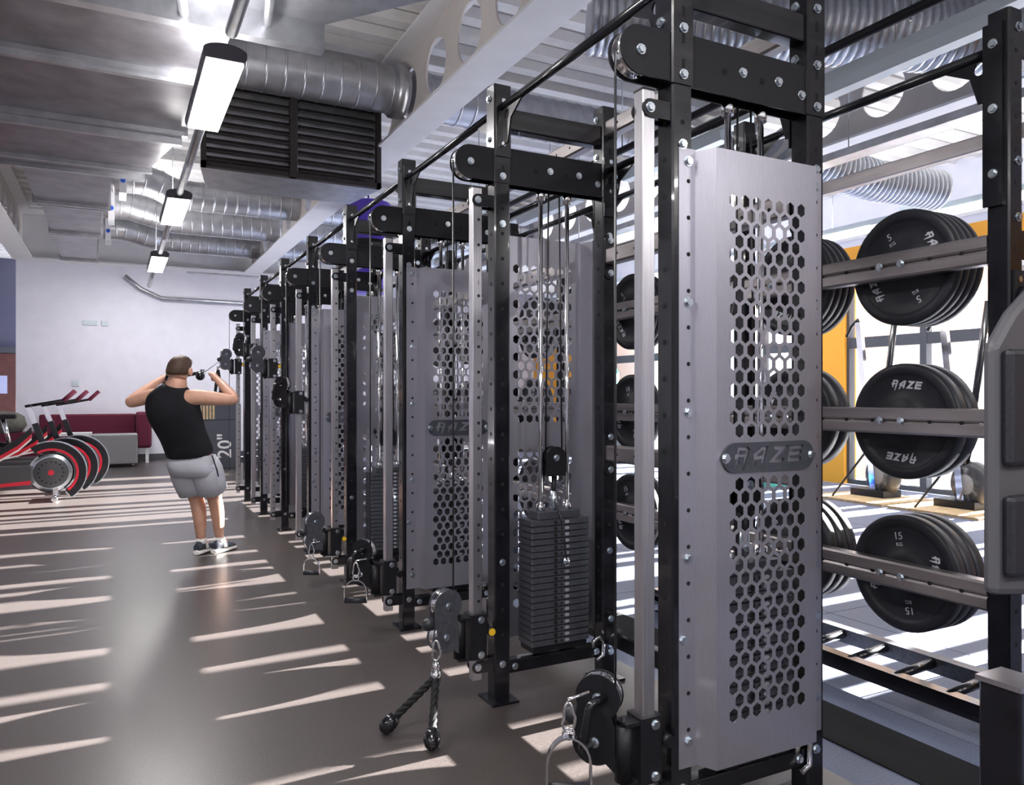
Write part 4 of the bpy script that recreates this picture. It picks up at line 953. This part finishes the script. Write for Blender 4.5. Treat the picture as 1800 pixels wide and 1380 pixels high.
MB().tube([L_(J['pel']+rgt*0.19+up*0.03-fwd*0.05), L_(J['rh']+rgt*0.115-fwd*0.04-up*0.03), L_(J['rh']+rgt*0.12-fwd*0.02-up*0.09)], 0.005, 6).build('shorts_piping', 'shirt', man)
# hair cap and ears
hc = J['hd']+up*0.026-fwd*0.006; hm = MB(); R = []
hax = (J['ht']-J['nk']).normalized()
for i in range(9):
    t_ = -0.55+1.55*i/8; r_ = math.sqrt(max(0.0, 1-min(1, abs(t_))**2.4)); R.append([])
    for j in range(24):
        a = 2*PI*j/24; ff = math.sin(a); front = max(0, ff)*0.0
        lift = 0.055*max(0, ff) if t_ < 0.4 else 0
        R[-1].append(L_(hc+rgt*0.088*math.cos(a)*r_+fwd*0.104*ff*r_+hax*(t_*0.108+lift)))
hm.rings(R, 0, True); ho = hm.build('hair', 'hair', man)
for s in (-1, 1):
    c = J['hd']+rgt*s*0.092-up*0.006-fwd*0.0
    MB().rings([[L_(c+rgt*s*dd+fwd*(0.022*math.cos(2*PI*j/10))*k_+up*(0.034*math.sin(2*PI*j/10))*k_) for j in range(10)] for dd, k_ in ((-0.015, 0.7), (0.0, 1.0), (0.012, 0.8))], 0).build('ear', 'skin', man)
tp = J['rs']*0.72+J['re']*0.28+Vector((0, -0.062, 0.012))
# shoes and socks
for an, d_ in (('ra', Vector((0.72, 0.69, 0)).normalized()), ('la', Vector((0.60, 0.80, 0)).normalized())):
    a = J[an]; s_ = Vector((d_.y, -d_.x, 0)); base = Vector((a.x, a.y, 0))
    def ring(t_, w_, z0, z1): return [L_(base+d_*t_+s_*w_*math.cos(g)*1.0+up*(z0+(z1-z0)*(0.5+0.5*math.sin(g)))) for g in [2*PI*j/14 for j in range(14)]]
    MB().rings([ring(-0.085, 0.020, 0.008, 0.04), ring(-0.075, 0.036, 0.0, 0.045), ring(0.0, 0.042, 0.0, 0.042), ring(0.10, 0.047, 0.0, 0.038), ring(0.17, 0.044, 0.0, 0.036), ring(0.205, 0.02, 0.01, 0.034)], 0).build('shoe_sole', 'shoe_white', man)
    up_ = MB().rings([ring(-0.075, 0.028, 0.03, 0.095), ring(-0.04, 0.037, 0.03, 0.115), ring(0.02, 0.040, 0.03, 0.110), ring(0.09, 0.042, 0.03, 0.080), ring(0.16, 0.038, 0.03, 0.062), ring(0.198, 0.016, 0.03, 0.045)], 0).build('shoe_upper', 'shoe_dark', man)
    MB().prism([(0.02, 0.045), (0.055, 0.045), (0.03, 0.09), (0.0, 0.09)], 'y', 0.0425, -0.0425, 0, R=Matrix.Translation(L_(base)) @ Matrix(((d_.x, s_.x, 0, 0), (d_.y, s_.y, 0, 0), (0, 0, 1, 0), (0, 0, 0, 1)))).build('shoe_stripe', 'shoe_white', man)
    MB().cyl(L_(base+up*0.09), L_(base+up*0.135), 0.045, 14, 0, 0.042).build('sock', 'shoe_white', man)
# the rope he pulls, and its taut cable to the farthest station
hr, hl = at(356, 661, 6.88), at(296, 664, 7.12)
ro = rope_handle(rope_apex, [at(352, 661, 6.87), at(300, 664, 7.12)], 'black rope with end stoppers gripped by the person', 0.014, 0.036)
st_c = Vector((1.20, y8-0.02, 1.80))
o = MB().tube([rope_apex+fwd*0.03, st_c], 0.004, 6).build('taut_cable', 'cable'); tag(o, 'taut cable from the gripped rope to the farthest station', 'cable')
